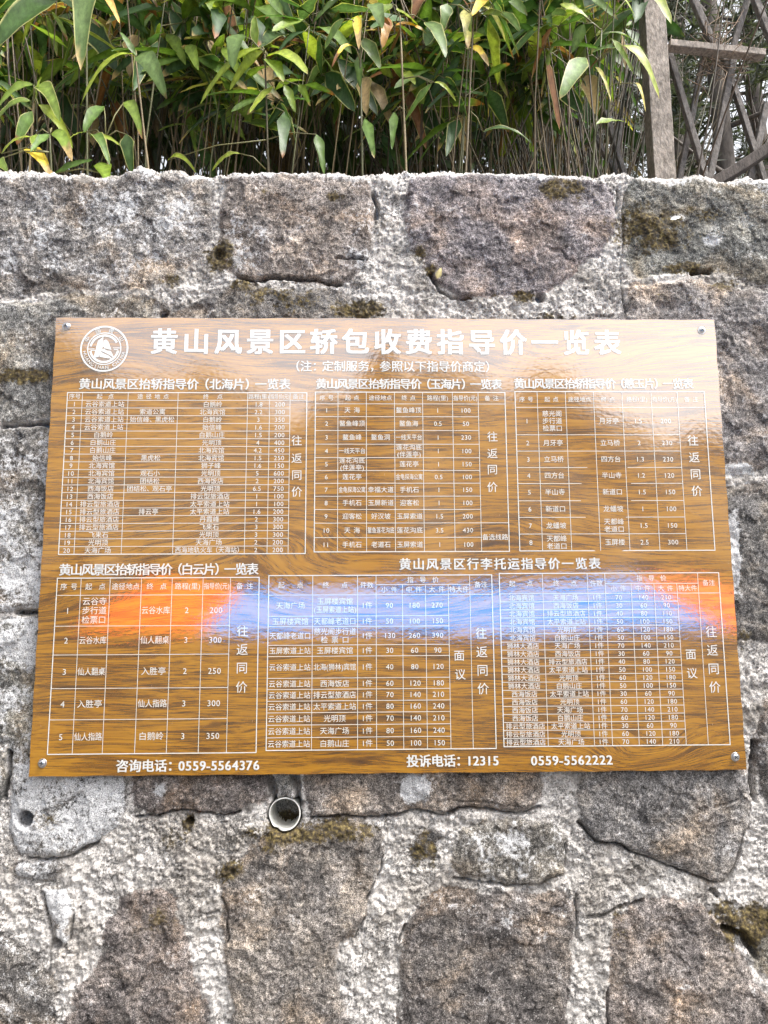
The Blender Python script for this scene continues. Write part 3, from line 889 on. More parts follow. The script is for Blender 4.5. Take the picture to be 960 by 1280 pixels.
def build_board():
    root = empty('price_board', BC)
    tag(root, 'glossy wood grain price board with white Chinese tables screwed to the stone wall', 'sign')
    # slightly warped laminate sheet with cut edge
    nx, nz, th = 60, 40, 0.0055
    V = []; F = []
    for sgn in (0, 1):
        for j in range(nz + 1):
            for i in range(nx + 1):
                u, v = i / nx - .5, j / nz - .5
                x, z = u * BW, v * BH
                if i in (0, nx): x += .0007 * math.sin(j * 1.7) 
                if j in (0, nz): z += .0006 * math.sin(i * 1.3)
                V.append((x, (th if sgn else 0.0) + wob(x, z), z))
    N = (nx + 1) * (nz + 1)
    for j in range(nz):
        for i in range(nx):
            a = j * (nx + 1) + i
            F.append((a, a + 1, a + nx + 2, a + nx + 1)); F.append((N + a, N + a + nx + 1, N + a + nx + 2, N + a + 1))
    for i in range(nx):
        F.append((i, N + i, N + i + 1, i + 1)); a = nz * (nx + 1) + i; F.append((a, a + 1, N + a + 1, N + a))
    for j in range(nz):
        a = j * (nx + 1); b = a + nx + 1; F.append((a, b, N + b, N + a)); a += nx; b += nx; F.append((a, N + a, N + b, b))
    link('panel', mesh_np('panel', V, [F], M_PANEL, None, False), root)
    # headings
    k = Ink()
    k.text(TITLE, *bp(484, 428), .0500, off=BOLD, width=bp(778, 428)[0] - bp(190, 428)[0])
    k.build('main_title', root)
    k = Ink(); k.text('（注：定制服务，参照以下指导价商定）', *bp(491, 458.5), .0215, off=.012, width=bp(620, 458)[0] - bp(363, 458)[0])
    k.build('subtitle', root)
    def head(txt, xa, xb, y, size):
        k = Ink(); k.text(txt, *bp((xa + xb) / 2, y), size, off=.022, width=bp(xb, y)[0] - bp(xa, y)[0]); k.build('table_heading', root)
    head('黄山风景区抬轿指导价（北海片）一览表', 99, 364, 480.5, .0215)
    head('黄山风景区抬轿指导价（玉海片）一览表', 395, 628, 480.5, .0205)
    head('黄山风景区抬轿指导价（慈玉片）一览表', 642, 867, 480, .0205)
    head('黄山风景区抬轿指导价（白云片）一览表', 74, 324, 712, .0215)
    head('黄山风景区行李托运指导价一览表', 499, 751, 705, .0215)
    def foot(txt, xa, xb, y):
        k = Ink(); k.text(txt, *bp((xa + xb) / 2, y), .0212, off=.026, width=bp(xb, y)[0] - bp(xa, y)[0]); k.build('telephone_line', root)
    foot('咨询电话：0559-5564376', 145, 325, 957); foot('投诉电话：12315', 508, 624, 951); foot('0559-5562222', 663, 766, 950)
    # tables
    make_table(root, [(85, 491), (383.3, 491), (382, 692), (73, 693)], [85, 103.6, 160.3, 222.3, 309.2, 336.8, 362.4, 383.3], [491 + 202 / 21 * i for i in range(22)], T1, '', .0115, .0105,
               merges=[(6, 1, 21)], big=[(c, 371, y, .0195) for c, y in zip('往返同价', (551, 573, 594, 615))])
    make_table(root, [(393.2, 490.4), (630.3, 490.4), (637.6, 689.3), (394, 689.8)], [393.2, 421.3, 456.5, 491.6, 526.8, 564.2, 596.5, 630.3],
               [490.4, 505, 521, 538.3, 555.4, 572.2, 588.3, 604.2, 620.4, 637, 654, 672, 689.8], T2, '', .0115, .0105,
               merges=[(6, 1, 10), (6, 10, 12)], big=[(c, 615.5, y, .0195) for c, y in zip('往返同价', (546, 567, 587, 609))])
    make_table(root, [(642.5, 489.5), (879.4, 489.5), (894, 688), (651, 688.5)], [642.5, 670, 705.2, 740.2, 775.8, 812.3, 845.2, 879.4],
               [489.5, 509.3, 543.6, 564, 584.5, 604.5, 626, 646.7, 667.5, 688.6], T3, '', .0120, .0105,
               merges=[(6, 1, 9)], big=[(c, 866 + i * 1.6, y, .0205) for i, (c, y) in enumerate(zip('往返同价', (551, 572, 593, 614)))])
    make_table(root, [(71.3, 723), (323.8, 721.5), (320.6, 940.5), (60, 943)], [71.3, 101, 137.2, 176.3, 214.7, 253.4, 287.7, 323.8],
               [723, 744.5, 783, 819, 861, 900, 943], T4, '', .0140, .0120,
               merges=[(6, 1, 6)], big=[(c, 303.5 - i * .5, y, .0205) for i, (c, y) in enumerate(zip('往返同价', (789, 812, 835, 859)))])
    make_table(root, [(336, 719.7), (613.8, 718.4), (621, 934.8), (333, 938.6)], [336, 390.4, 446, 469, 501.8, 530.5, 559, 586, 613.8],
               [719.7, 731.5, 744.2, 770.7, 783.8, 807, 821, 848.4, 862.4, 877, 891.6, 907, 922.8, 938.6], T5, '', .0125, .0115, nohdr=1,
               merges=[(0, 0, 2), (1, 0, 2), (2, 0, 2), (3, 0, 1, 4), (6, 2, 13), (7, 0, 2), (7, 2, 13)], hide=[(4, 1), (5, 1), (6, 1)],
               big=[(c, 601.5 + i * .8, y, .0205) for i, (c, y) in enumerate(zip('往返同价', (792, 815, 838, 861)))] + [('面', 574, 819.5, .0195), ('议', 575.2, 843, .0195)])
    make_table(root, [(622.7, 716.8), (898, 716), (912.5, 930.4), (631.3, 933.6)], [622.7, 676.3, 732.4, 754.4, 787, 815.6, 844.4, 871.3, 898],
               [716.8, 730, 742.3] + [742.3 + (933.6 - 742.3) / 19 * (i + 1) for i in range(19)], T6, '', .0112, .0110, nohdr=1,
               merges=[(0, 0, 2), (1, 0, 2), (2, 0, 2), (3, 0, 1, 4), (6, 2, 21), (7, 0, 2), (7, 2, 21)], hide=[(4, 1), (5, 1), (6, 1)],
               big=[(c, 889 + i * 1.5, y, .0205) for i, (c, y) in enumerate(zip('往返同价', (790, 813, 836, 859)))] + [('面', 863.5, 818, .0195), ('议', 865, 841.5, .0195)])
    # round emblem: rings, arc lettering, mountain
    e = Ink(); ex, ez = bp(130.5, 436); ro = .0430
    def ring(r0, r1, a0=0, a1=360, n=72):
        for i in range(n):
            t0 = R(a0 + (a1 - a0) * i / n); t1 = R(a0 + (a1 - a0) * (i + 1) / n)
            e.poly([(ex + r0 * math.cos(t0), ez + r0 * math.sin(t0)), (ex + r1 * math.cos(t0), ez + r1 * math.sin(t0)), (ex + r1 * math.cos(t1), ez + r1 * math.sin(t1)), (ex + r0 * math.cos(t1), ez + r0 * math.sin(t1))])
    ring(ro * .93, ro); ring(ro * .665, ro * .71); ring(ro * .53, ro * .625, 28, 170); ring(ro * .53, ro * .625, 190, 352)
    def arc(txt, a0, a1, r, size, inward=False):
        n = len(txt)
        for i, c in enumerate(txt):
            if c == ' ': continue
            a = R(a0 + (a1 - a0) * i / (n - 1)); V, F, adv = GLYPH[c]
            rx, rz = (math.sin(a), -math.cos(a)) if not inward else (-math.sin(a), math.cos(a))
            ux, uz = (math.cos(a), math.sin(a)) if not inward else (-math.cos(a), -math.sin(a))
            e.glyph(c, .012, lambda x, y: (ex + ux * 0 + r * math.cos(a) + (x - adv / 2) * size * rx + (y - .36) * size * ux, ez + r * math.sin(a) + (x - adv / 2) * size * rz + (y - .36) * size * uz))
    arc('中国黄山', 150, 32, ro * .82, .0098)
    arc('HUANGSHAN CHINA', 192, 346, ro * .82, .0088, True)
    def ep(pts): e.poly([(ex + x * ro, ez + z * ro) for x, z in pts])
    ep([(-.43, -.40), (-.28, .34), (-.06, .10), (-.10, -.05), (-.20, -.35)])
    ep([(-.28, .34), (-.20, .40), (-.06, .53), (-.06, .10)])
    ep([(-.04, .36), (.06, .40), (.16, .30), (.30, -.05), (.02, .02), (-.06, .10)])
    ep([(-.10, -.02), (.0, .0), (.10, -.08), (.28, -.10), (.44, -.42), (.22, -.26), (.02, -.16), (-.12, -.10)])
    ep([(-.18, -.36), (-.12, -.14), (.0, -.22), (.20, -.30), (.36, -.44), (.10, -.40)])
    for a, b, c in ((-.72, -.40, -.02), (-.56, -.30, -.08), (.36, .70, .03), (.40, .58, -.04)):
        ep([(a, c - .015), (b, c - .015), (b, c + .02), (a, c + .02)])
    e.build('emblem', root)
    # corner screws
    for px, py, ang in ((83, 408, .3), (877, 413, 1.1), (53, 954, .1), (919, 946, .8)):
        x, z = bp(px, py)
        bm = bmesh.new()
        bmesh.ops.create_cone(bm, cap_ends=True, segments=28, radius1=.0075, radius2=.0068, depth=.0014, matrix=Matrix.Rotation(R(90), 4, 'X') @ Matrix.Translation((0, 0, .0008)))
        me = bpy.data.meshes.new('washer'); bm.to_mesh(me); bm.free(); me.materials.append(M_STEEL)
        wsh = link('screw', me, root); wsh.location = (x, 0, z)
        bm = bmesh.new()
        bmesh.ops.create_uvsphere(bm, u_segments=24, v_segments=12, radius=.0054)
        for v in bm.verts:
            v.co = Vector((v.co.x, v.co.z * .55 - .0016 if v.co.z < 0 else -.0012, v.co.y)) if v.co.z < 0 else Vector((v.co.x, -.0012, v.co.y))
        bmesh.ops.recalc_face_normals(bm, faces=bm.faces[:])
        me = bpy.data.meshes.new('screw_head'); bm.to_mesh(me); bm.free(); me.materials.append(M_STEEL)
        for p in me.polygons: p.use_smooth = True
        link('screw_head', me, wsh)
        c = Matrix.Rotation(ang, 4, 'Y')
        for q in (0, 1):
            s_ = bevel_box('drive_slot', (.0070, .0008, .0014), M_SLOT, wsh, (0, -.0045, 0), 0, rot=(0, ang + q * math.pi / 2, 0))
            if q: s_.location.y = -.0046
    return root
M_SLOT = mat_simple('screw_slot_dark', (0.03, 0.03, 0.03), 0.6)
build_board()

# ------------------------------------------------------------------ drain pipe in the wall
def build_pipe():
    x, z = wxz(355, 1020)
    root = None
    ro, ri = .0266, .0248
    n = 56; ys = [-.016, -.010, -.004, .0, .02, .05, .085]
    V = []; Q = []
    for r, rows in ((ro, ys), (ri, ys)):
        for j, y in enumerate(rows):
            for k in range(n):
                a = 2 * math.pi * k / n
                yy = y
                if j < 4:                                    # uneven sawn end with a chip broken out below left
                    chip = max(0, 1 - abs(math.degrees(a) - 243) / 16) * .012 + max(0, 1 - abs(math.degrees(a) - 205) / 20) * .004
                    yy = y + .0012 * math.sin(2 * a + .5) + chip * (1 - j / 4)
                V.append((r * math.cos(a) * (1 + .01 * math.sin(3 * a)), yy, r * math.sin(a)))
    m_ = len(ys)
    for s in (0, 1):
        for j in range(m_ - 1):
            for k in range(n):
                k2 = (k + 1) % n; o = s * m_ * n
                q = (o + j * n + k, o + j * n + k2, o + (j + 1) * n + k2, o + (j + 1) * n + k)
                Q.append(q if s else q[::-1])
    for k in range(n):
        k2 = (k + 1) % n; Q.append((k, k2, m_ * n + k2, m_ * n + k))
    o = link('drain_pipe', mesh_np('drain_pipe', V, [Q], M_PVC, None, True))
    o.location = (x, WY + .014, z); o.rotation_euler = (R(-3), 0, 0)
    tag(o, 'off white plastic drain pipe end sticking out of the wall below the board', 'pipe')
build_pipe()

# ------------------------------------------------------------------ lattice fence behind the wall, on the right
FY = 0.62
def stick(name, pa, pb, wpx, Y, depth, mat, parent, col, Y2=None, sag=0.0):
    """a squared timber between two photo points at depth Y, wpx wide in the photo, worn edges"""
    a = at(*pa, Y); b = at(*pb, Y if Y2 is None else Y2)
    d = (b - a); L = d.length; d.normalize()
    n = Vector((0, 1, 0)); n = (n - d * n.dot(d)).normalized(); s = d.cross(n)
    wd = wpx * (a - EYE).dot(FW) / FPX
    mb = MB(); N = 14
    vs = []; cs = []
    r_ = random.Random(int(pa[0] * 7 + pb[1]))
    for i in range(N + 1):
        t = i / N; c = a + d * (L * t) + s * (sag * math.sin(math.pi * t))
        for (u, v) in ((-.5, -.42), (-.42, -.5), (.42, -.5), (.5, -.42), (.5, .42), (.42, .5), (-.42, .5), (-.5, .42)):
            k = 1 + r_.uniform(-.035, .035)
            vs.append(c + s * (u * wd * k) + n * (v * depth * k))
            q = r_.uniform(.75, 1.2); cs.append((col[0] * q, col[1] * q, col[2] * q, 1))
    qs = [(i * 8 + k, i * 8 + (k + 1) % 8, (i + 1) * 8 + (k + 1) % 8, (i + 1) * 8 + k) for i in range(N) for k in range(8)]
    mb.add(vs, qs, [], cs)
    mb.v += [tuple(a), tuple(b)]; mb.c += [(*col, 1)] * 2
    e = len(mb.v) - 2
    for k in range(8):
        mb.t.append((e, (k + 1) % 8, k)); mb.t.append((e + 1, N * 8 + k, N * 8 + (k + 1) % 8))
    return mb.build(name, mat, parent, False)

def build_fence():
    root = empty('lattice_fence', (0, 0, 0))
    tag(root, 'weathered grey timber lattice fence with one thick post behind the wall top', 'fence')
    pc = (.27, .235, .205); bc = (.15, .137, .128)
    # thick post, seen slightly from its left: square section turned a little
    top = at(824, -60, FY); bot = at(834, 240, FY)
    zb, zt = 2.1, top.z + .5
    mb = MB(); N = 60; r_ = random.Random(4); w0 = .030
    vs = []; cs = []
    for i in range(N + 1):
        z = zb + (zt - zb) * i / N
        for k in range(16):
            a = 2 * math.pi * (k // 4 * 4 + (1.82, 1.94, 2.06, 2.18)[k % 4]) / 16
            q = 1 / max(abs(math.cos(a)), abs(math.sin(a)))
            rr = w0 * q * (1 + r_.uniform(-.018, .018)) * (1, .985, .985, 1)[k % 4] * (1 if k % 4 in (1, 2) else .985)
            x, y = rr * math.cos(a), rr * math.sin(a)
            ca, sa = math.cos(R(-3)), math.sin(R(-3))
            vs.append((bot.x + x * ca - y * sa, FY + .03 + x * sa + y * ca, z))
            f = r_.uniform(.7, 1.2); cs.append((pc[0] * f, pc[1] * f, pc[2] * f, 1))
    qs = [(i * 16 + k, i * 16 + (k + 1) % 16, (i + 1) * 16 + (k + 1) % 16, (i + 1) * 16 + k) for i in range(N) for k in range(16)]
    mb.add(vs, qs, [], cs); mb.build('post', M_POST, root, False)
    stick('rail', (836, 57), (954, 69), 9.5, FY + .03, .03, M_POST, root, pc)
    for pa, pb, wd, dy in (((835, 62), (886, 236), 7, .07), ((881, 64), (846, 240), 6.5, .10), ((918, 66), (884, 238), 7.5, .07), ((903, 66), (960, 240), 6.5, .10),
                           ((858, -20), (893, 60), 8, .07), ((940, -20), (916, 60), 7, .10), ((936, -20), (972, 70), 8, .07), ((958, 130), (935, 236), 8, .12),
                           ((757, 140), (784, 232), 6, .10), ((744, 172), (780, 236), 5, .13), ((776, 150), (764, 236), 6, .16)):
        stick('lattice_bar', pa, pb, wd, FY + dy, .018, M_POST, root, bc)
    return root
build_fence()
def twig_tangle():
    rr = random.Random(9); c = at(893, 62, FY + .05); mb = MB()
    for i in range(70):
        a = Vector((rr.gauss(0, .035), rr.gauss(0, .02), rr.gauss(0, .045))); d = Vector((rr.gauss(0, 1), rr.gauss(0, .5), rr.gauss(-.2, 1))).normalized() * rr.uniform(.04, .14)
        b = a + d; k = (a + b) / 2 + Vector((rr.gauss(0, .012), rr.gauss(0, .012), rr.gauss(0, .012))); q = rr.uniform(.6, 1.5)
        mb.tube([a, k, b], [.0016, .0012, .0006], 4, (.20 * q, .15 * q, .11 * q, 1), False)
    o = mb.build('twig_tangle', M_BARK); o.location = c
    tag(o, 'tangle of dry brown twigs caught where the lattice bars cross the rail', 'twigs')
twig_tangle()
lg = stick('leaning_log', (985, 168), (868, 243), 13, .50, .03, M_POST, None, (.05, .042, .038), Y2=.44, sag=.006)
tag(lg, 'dark fallen log lying slantwise across the foot of the lattice fence', 'log')

# ------------------------------------------------------------------ bamboo
GREENS = [(.024, .058, .016), (.042, .088, .018), (.080, .135, .022), (.13, .185, .026), (.060, .11, .042), (.18, .21, .03)]
TAN = (.42, .29, .13); BROWN = (.20, .085, .03); YEL = (.46, .38, .07)
def leaf(mb, base, tip, width, normal, bow, col, rr, tipc=None, tipat=1.1, edge=None, steps=11, fold=.22, twist=0.0):
    base = Vector(base); tip = Vector(tip)
    ctrl = (base + tip) / 2 + Vector(bow)
    NR = 5
    vs = []; cs = []
    wob = rr.uniform(0, 6)
    for i in range(steps + 1):
        t = i / steps
        p = base * (1 - t) ** 2 + ctrl * (2 * t * (1 - t)) + tip * t * t
        d = ((ctrl - base) * (1 - t) + (tip - ctrl) * t).normalized()
        n = normal - d * normal.dot(d)
        if n.length < 1e-4: n = Vector((.1, -1, .2))
        n.normalize()
        if twist: n = Matrix.Rotation(twist * t, 3, d) @ n
        s = d.cross(n).normalized()
        wt = (min(1, t / .32) ** .75 if t < .32 else ((1 - t) / .68) ** .5 * (1 - .12 * math.sin(math.pi * (t - .32) / .68))) if 0 < t < 1 else 0
        hw = width / 2 * max(wt, .05 if t < .5 else .012) * (1 + .05 * math.sin(9 * t + wob))
        for k, u in enumerate((-1, -.82, 0, .82, 1)):
            vs.append(p + s * (u * hw) + n * (abs(u) * hw * fold + .0008 * math.sin(20 * t + wob + u * 2)))
            c = col
            if k == 2: c = tuple(x * 1.35 + .02 for x in col)
            te = t + (.06 * math.sin(wob * 3 + u * 3) if abs(u) > .1 else -.02)
            if edge and k in (0, 4): c = edge
            if tipc and te > tipat:
                f = min(1, (te - tipat) / .05); c = tuple(x * (1 - f) + y * f for x, y in zip(c, tipc))
            cs.append((*c, 1))
    qs = [(i * NR + k, i * NR + k + 1, (i + 1) * NR + k + 1, (i + 1) * NR + k) for i in range(steps) for k in range(NR - 1)]
    mb.add(vs, qs, [], cs)

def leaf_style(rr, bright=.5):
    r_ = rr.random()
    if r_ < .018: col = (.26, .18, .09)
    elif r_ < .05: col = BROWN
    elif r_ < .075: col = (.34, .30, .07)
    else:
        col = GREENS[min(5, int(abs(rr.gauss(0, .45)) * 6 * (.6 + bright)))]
    q = rr.uniform(.8, 1.25); col = tuple(x * q for x in col)
    tipc = rr.choice([TAN, BROWN, TAN]) if rr.random() < .45 else None
    edge = (.42, .40, .16) if rr.random() < .4 else None
    return col, tipc, rr.uniform(.78, .97), edge

def culm_mesh(pts, r0, col, nodes=True):
    mb = MB(); pts = [Vector(p) for p in pts]
    out = []; rad = []
    n = 16
    for i in range(n + 1):
        t = i / n * (len(pts) - 1); k = min(int(t), len(pts) - 2); f = t - k
        out.append(pts[k].lerp(pts[k + 1], f)); rad.append(r0 * (1 - .45 * i / n) * (1.3 if nodes and i % 4 == 2 else 1))
    mb.tube(out, rad, 5, (*col, 1))
    return mb

CULMC = [(.11, .08, .04), (.15, .11, .055), (.07, .055, .027), (.07, .07, .027), (.18, .135, .07), (.08, .05, .03)]
# individually recognisable plants: node pixel, depth, leaves (base, tip, width px, colour, tip colour, pale edge, bow px)
g0, g1, g2, g3, g4, g5 = GREENS
HERO = [
 ('tall bamboo with one very broad green leaf hanging near the thicket left edge', (108, -8), (128, 228), .30, [
   ((116, -18), (101, 88), 33, g4, TAN, .93, 1), ((72, 0), (-6, 60), 38, g0, None, 1, 0), ((130, -10), (150, 30), 10, TAN, None, 1, 0), ((100, -8), (60, -40), 26, g2, None, 1, 0)]),
 ('bamboo shoot with a pair of leaves spread like an inverted V at the left', (169, 69), (215, 232), .27, [
   ((168, 68), (101, 131), 17, g3, None, 1, 1), ((171, 71), (208, 124), 25, g4, BROWN, .93, 1), ((170, 70), (150, 40), 9, g1, None, 1, 0)]),
 ('drooping bamboo tuft with pale edged leaves at the far left of the wall top', (42, 128), (44, 232), .22, [
   ((42, 106), (-4, 137), 17, g2, None, 1, 1), ((45, 108), (75, 152), 20, g2, None, 1, 1), ((40, 127), (-4, 150), 15, g2, None, 1, 1), ((40, 139), (21, 181), 17, g1, BROWN, .84, 0),
   ((48, 131), (91, 186), 15, g3, None, 1, 1), ((44, 132), (52, 96), 7, g3, None, 1, 0)]),
 ('low bamboo with yellow and tan tipped leaves hanging over the left wall top', (62, 168), (72, 232), .16, [
   ((30, 187), (66, 226), 19, YEL, TAN, .7, 1), ((62, 168), (38, 190), 10, g1, None, 1, 0), ((66, 165), (90, 202), 17, g2, TAN, .72, 1), ((2, 192), (40, 172), 9, g3, None, 1, 1), ((-4, 200), (10, 214), 14, g2, None, 1, 0), ((44, 168), (44, 190), 11, g2, None, 1, 0)]),
 ('leafy bamboo stem with dark drooping leaves above the middle of the left wall', (132, 172), (150, 234), .19, [
   ((114, 171), (137, 207), 16, g1, None, 1, 1), ((112, 172), (150, 182), 8, g3, None, 1, 1), ((130, 133), (105, 166), 17, g1, None, 1, 0), ((155, 128), (178, 174), 15, g2, BROWN, .9, 1), ((158, 168), (165, 216), 18, g0, None, 1, 0),
   ((68, 217), (116, 200), 11, g1, None, 1, 0), ((126, 203), (135, 228), 20, g2, None, 1, 0), ((108, 165), (88, 172), 8, g3, None, 1, 0)]),
 ('bushy bamboo with a fan of yellow green leaves near the middle of the thicket', (331, 68), (338, 232), .34, [
   ((299, 43), (291, 86), 24, g4, None, 1, 0), ((326, 60), (250, 131), 15, g3, None, 1, 1), ((329, 64), (287, 113), 13, g3, None, 1, 1), ((333, 71), (385, 93), 24, g3, TAN, .93, 1), ((335, 74), (354, 103), 22, g2, TAN, .9, 0),
   ((356, 106), (369, 141), 13, g2, None, 1, 0), ((341, 108), (312, 141), 12, g3, None, 1, 0), ((356, 140), (353, 198), 16, g0, BROWN, .85, 0), ((396, 168), (405, 219), 13, g1, None, 1, 0), ((372, 106), (388, 133), 10, g2, TAN, .85, 1),
   ((320, 60), (318, 20), 12, g2, None, 1, 0), ((210, 200), (245, 216), 7, g3, None, 1, 1), ((300, 192), (265, 214), 7, g3, None, 1, 1)]),
 ('bamboo with dry tan and brown leaves among green ones at the centre', (450, 38), (452, 234), .32, [
   ((431, 23), (406, 62), 20, g4, None, 1, 0), ((454, 48), (475, 86), 20, g4, None, 1, 0), ((446, 20), (449, 62), 12, YEL, TAN, .6, 0), ((460, 26), (488, 32), 10, YEL, BROWN, .7, 1), ((440, 57), (414, 86), 6, YEL, BROWN, .6, 1),
   ((456, 148), (468, 198), 13, g1, TAN, .9, 0), ((465, 5), (478, 36), 20, g4, None, 1, 0), ((448, 70), (450, 110), 12, g1, None, 1, 0)]),
 ('bamboo with an orange brown withered leaf in the upper centre', (500, 20), (520, 234), .30, [
   ((486, 22), (478, 60), 15, BROWN, (.4, .2, .04), .3, 0), ((494, 32), (533, 42), 13, (.5, .26, .07), TAN, .7, 1), ((533, 28), (557, 72), 22, g4, None, 1, 0), ((502, 94), (519, 106), 14, g3, None, 1, 1), ((540, 104), (506, 152), 12, g1, None, 1, 0),
   ((543, 103), (570, 127), 6, g3, None, 1, 1), ((493, 140), (490, 187), 11, g1, None, 1, 0), ((522, 32), (495, 12), 18, g3, None, 1, 0), ((490, 5), (470, 25), 14, g2, None, 1, 0)]),
 ('bamboo with long pale twisted leaves right of the thicket centre', (592, 20), (575, 234), .33, [
   ((580, 12), (585, 62), 15, (.34, .36, .18), TAN, .8, 0), ((586, 60), (611, 83), 12, YEL, TAN, .6, 1), ((604, 8), (632, 52), 7, (.3, .33, .14), None, 1, 1), ((604, 165), (664, 179), 12, g0, None, 1, 1), ((600, 20), (640, 30), 11, g2, BROWN, .8, 1),
   ((560, 5), (552, 40), 16, g1, None, 1, 0), ((610, -5), (590, 20), 14, YEL, None, 1, 0), ((625, 15), (650, 40), 14, g1, None, 1, 0)]),
 ('bamboo with leaves reaching across the fence post ending the thicket', (752, 38), (722, 236), .36, [
   ((731, 72), (700, 124), 25, g4, TAN, .92, 0), ((753, 43), (810, 71), 10, g4, None, 1, 1), ((778, 57), (824, 123), 16, g3, TAN, .95, 1), ((764, 48), (792, 92), 11, g2, None, 1, 0), ((768, -14), (794, 22), 13, g3, None, 1, 0),
   ((808, -22), (839, 30), 17, g3, None, 1, 0), ((744, 84), (764, 128), 5, (.35, .36, .2), None, 1, 1), ((794, 104), (807, 140), 4, (.38, .36, .2), None, 1, 1), ((730, 30), (715, 66), 15, g4, None, 1, 0), ((745, 155), (780, 152), 14, g2, None, 1, 0),
   ((700, 5), (735, 22), 14, g3, None, 1, 0), ((770, 60), (740, 66), 14, g4, None, 1, 0)]),
]
def hero(label, node, root_px, Y, leaves, k):
    rr = random.Random(100 + k)
    b = at(root_px[0], 240, Y); b.z = 2.15
    nd = at(*node, Y)
    o = empty('bamboo_plant', b)
    tag(o, label, 'bamboo', 'bamboo plants on the terrace behind the wall')
    mb = culm_mesh([b - b, (nd - b) * .5 + Vector((rr.uniform(-.01, .01), 0, 0)), nd - b], .0036, rr.choice(CULMC))
    lf = MB()
    for (pb, pt, wpx, col, tipc, tipat, bow) in leaves:
        yb = Y + rr.uniform(-.03, .03); yt = Y + rr.uniform(-.07, .02)
        A = at(*pb, yb) - b; B = at(*pt, yt) - b
        sc = (at(*pb, Y) - EYE).dot(FW) / FPX
        L = (B - A).length
        bw = Vector((0, rr.uniform(-.2, 0), .30 if bow else .05)) * L
        n = Vector((rr.uniform(-.35, .35), -1, rr.uniform(.15, .6)))
        q = rr.uniform(.9, 1.15)
        leaf(lf, A, B, wpx * sc * 1.08, n, bw, tuple(x * q * k_ for x, k_ in zip(col, (1.5, 1.3, .9))), rr, tipc, tipat, (.45, .43, .17) if rr.random() < .55 else None, 13, rr.uniform(.1, .35), rr.uniform(-.5, .5))
        # petiole back to the stem
        P = A + Vector((0, .004, 0)); near = min([(b - b).lerp(nd - b, t / 10) for t in range(3, 11)], key=lambda v: (v - A).length)
        mb.tube([near, (near + A) / 2 + Vector((0, 0, .012)), A], [.0018, .0014, .001], 5, (.14, .13, .05, 1))
    mb.build('culm', M_CULM, o); lf.build('foliage', M_LEAF, o)
for k, h in enumerate(HERO): hero(*h, k)

def plant_meshes(seed, hgt, nl, lmax, bright, r0=.0024, low=.45):
    rr = random.Random(seed)
    lean = Vector((rr.uniform(-.16, .16), rr.uniform(-.10, .06), 1)) * hgt
    mid = lean * .5 + Vector((rr.uniform(-.03, .03), rr.uniform(-.02, .02), 0)) * hgt
    cm = culm_mesh([(0, 0, 0), mid, lean], r0 * rr.uniform(.8, 1.2), rr.choice(CULMC))
    lf = MB()
    hubs = [(rr.uniform(low, .86), rr.uniform(0, 6.28)) for _ in range(max(1, nl // 5))] + [(1.0, 0)]
    for i in range(nl):
        t, ha = hubs[i % len(hubs)]
        p = mid * (2 * t) if t < .5 else mid.lerp(lean, t * 2 - 1)
        if t < 1:
            hd = Vector((math.cos(ha), math.sin(ha), .9)).normalized() * .10
            if i < len(hubs): cm.tube([p, p + hd], [.0014, .0011], 4, (.12, .11, .04, 1), False)
            p = p + hd
        az = rr.uniform(0, 2 * math.pi); out = Vector((math.cos(az), math.sin(az) - .2, 0)).normalized()
        A = p + out * rr.uniform(.008, .03) + Vector((0, 0, rr.uniform(-.03, .02)))
        cm.tube([p, A], [.0012, .0010], 4, (.12, .11, .04, 1), False)
        L = rr.uniform(.42, 1.1) * lmax
        drop = rr.uniform(-.15, 1.15)
        B = A + (out * math.cos(drop) - Vector((0, 0, 1)) * math.sin(drop)) * L
        col, tipc, ta, ed = leaf_style(rr, bright)
        n = Vector((rr.uniform(-.5, .5), rr.uniform(-1, -.1), rr.uniform(.3, 1))).normalized()
        leaf(lf, A, B, L * rr.uniform(.22, .32), n, Vector((0, 0, L * rr.uniform(.05, .28))), col, rr, tipc, ta, ed, 9, rr.uniform(.1, .4), rr.uniform(-.6, .6))
    return cm.mesh('culm', M_CULM), lf.mesh('foliage', M_LEAF)
HTS = (1.0, 1.25, 1.55, 1.95, 2.4, 3.0)
FRONT = {h: [plant_meshes(200 + i + int(h * 100), h, rnd.randint(11, 17), .17 + .02 * h, .65, .0024, .70) for i in range(5)] for h in HTS[:4]}
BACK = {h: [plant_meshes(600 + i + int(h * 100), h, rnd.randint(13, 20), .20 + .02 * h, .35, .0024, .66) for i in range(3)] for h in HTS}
def put(protos, x, y, label, k):
    need = (k * (y + 1.29) - .6) / .80
    h = min(protos, key=lambda v: abs(v - need)); sc = min(1.35, max(.75, need / h))
    cm, lf = rnd.choice(protos[h])
    o = empty('bamboo_plant', (x, y, 2.15))
    o.rotation_euler = (0, 0, rnd.uniform(-.9, .9)); o.scale = (sc, sc, sc)
    tag(o, label, 'bamboo', 'bamboo plants on the terrace behind the wall')
    link('culm', cm, o); link('foliage', lf, o)
def px_x(px, Y): return at(px, 215, Y).x
for i in range(110):
    Y = .42 + .75 * rnd.random()
    px = rnd.uniform(-150, 760)
    put(FRONT, px_x(px, Y), Y, 'slender bamboo with mixed green leaves crowded in the thicket behind the wall', rnd.uniform(.74, .96))
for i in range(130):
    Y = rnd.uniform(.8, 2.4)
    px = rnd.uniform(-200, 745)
    put(BACK, px_x(px, Y), Y, 'tall shaded bamboo standing deep in the thicket behind the leafy front plants', rnd.uniform(.80, 1.0))

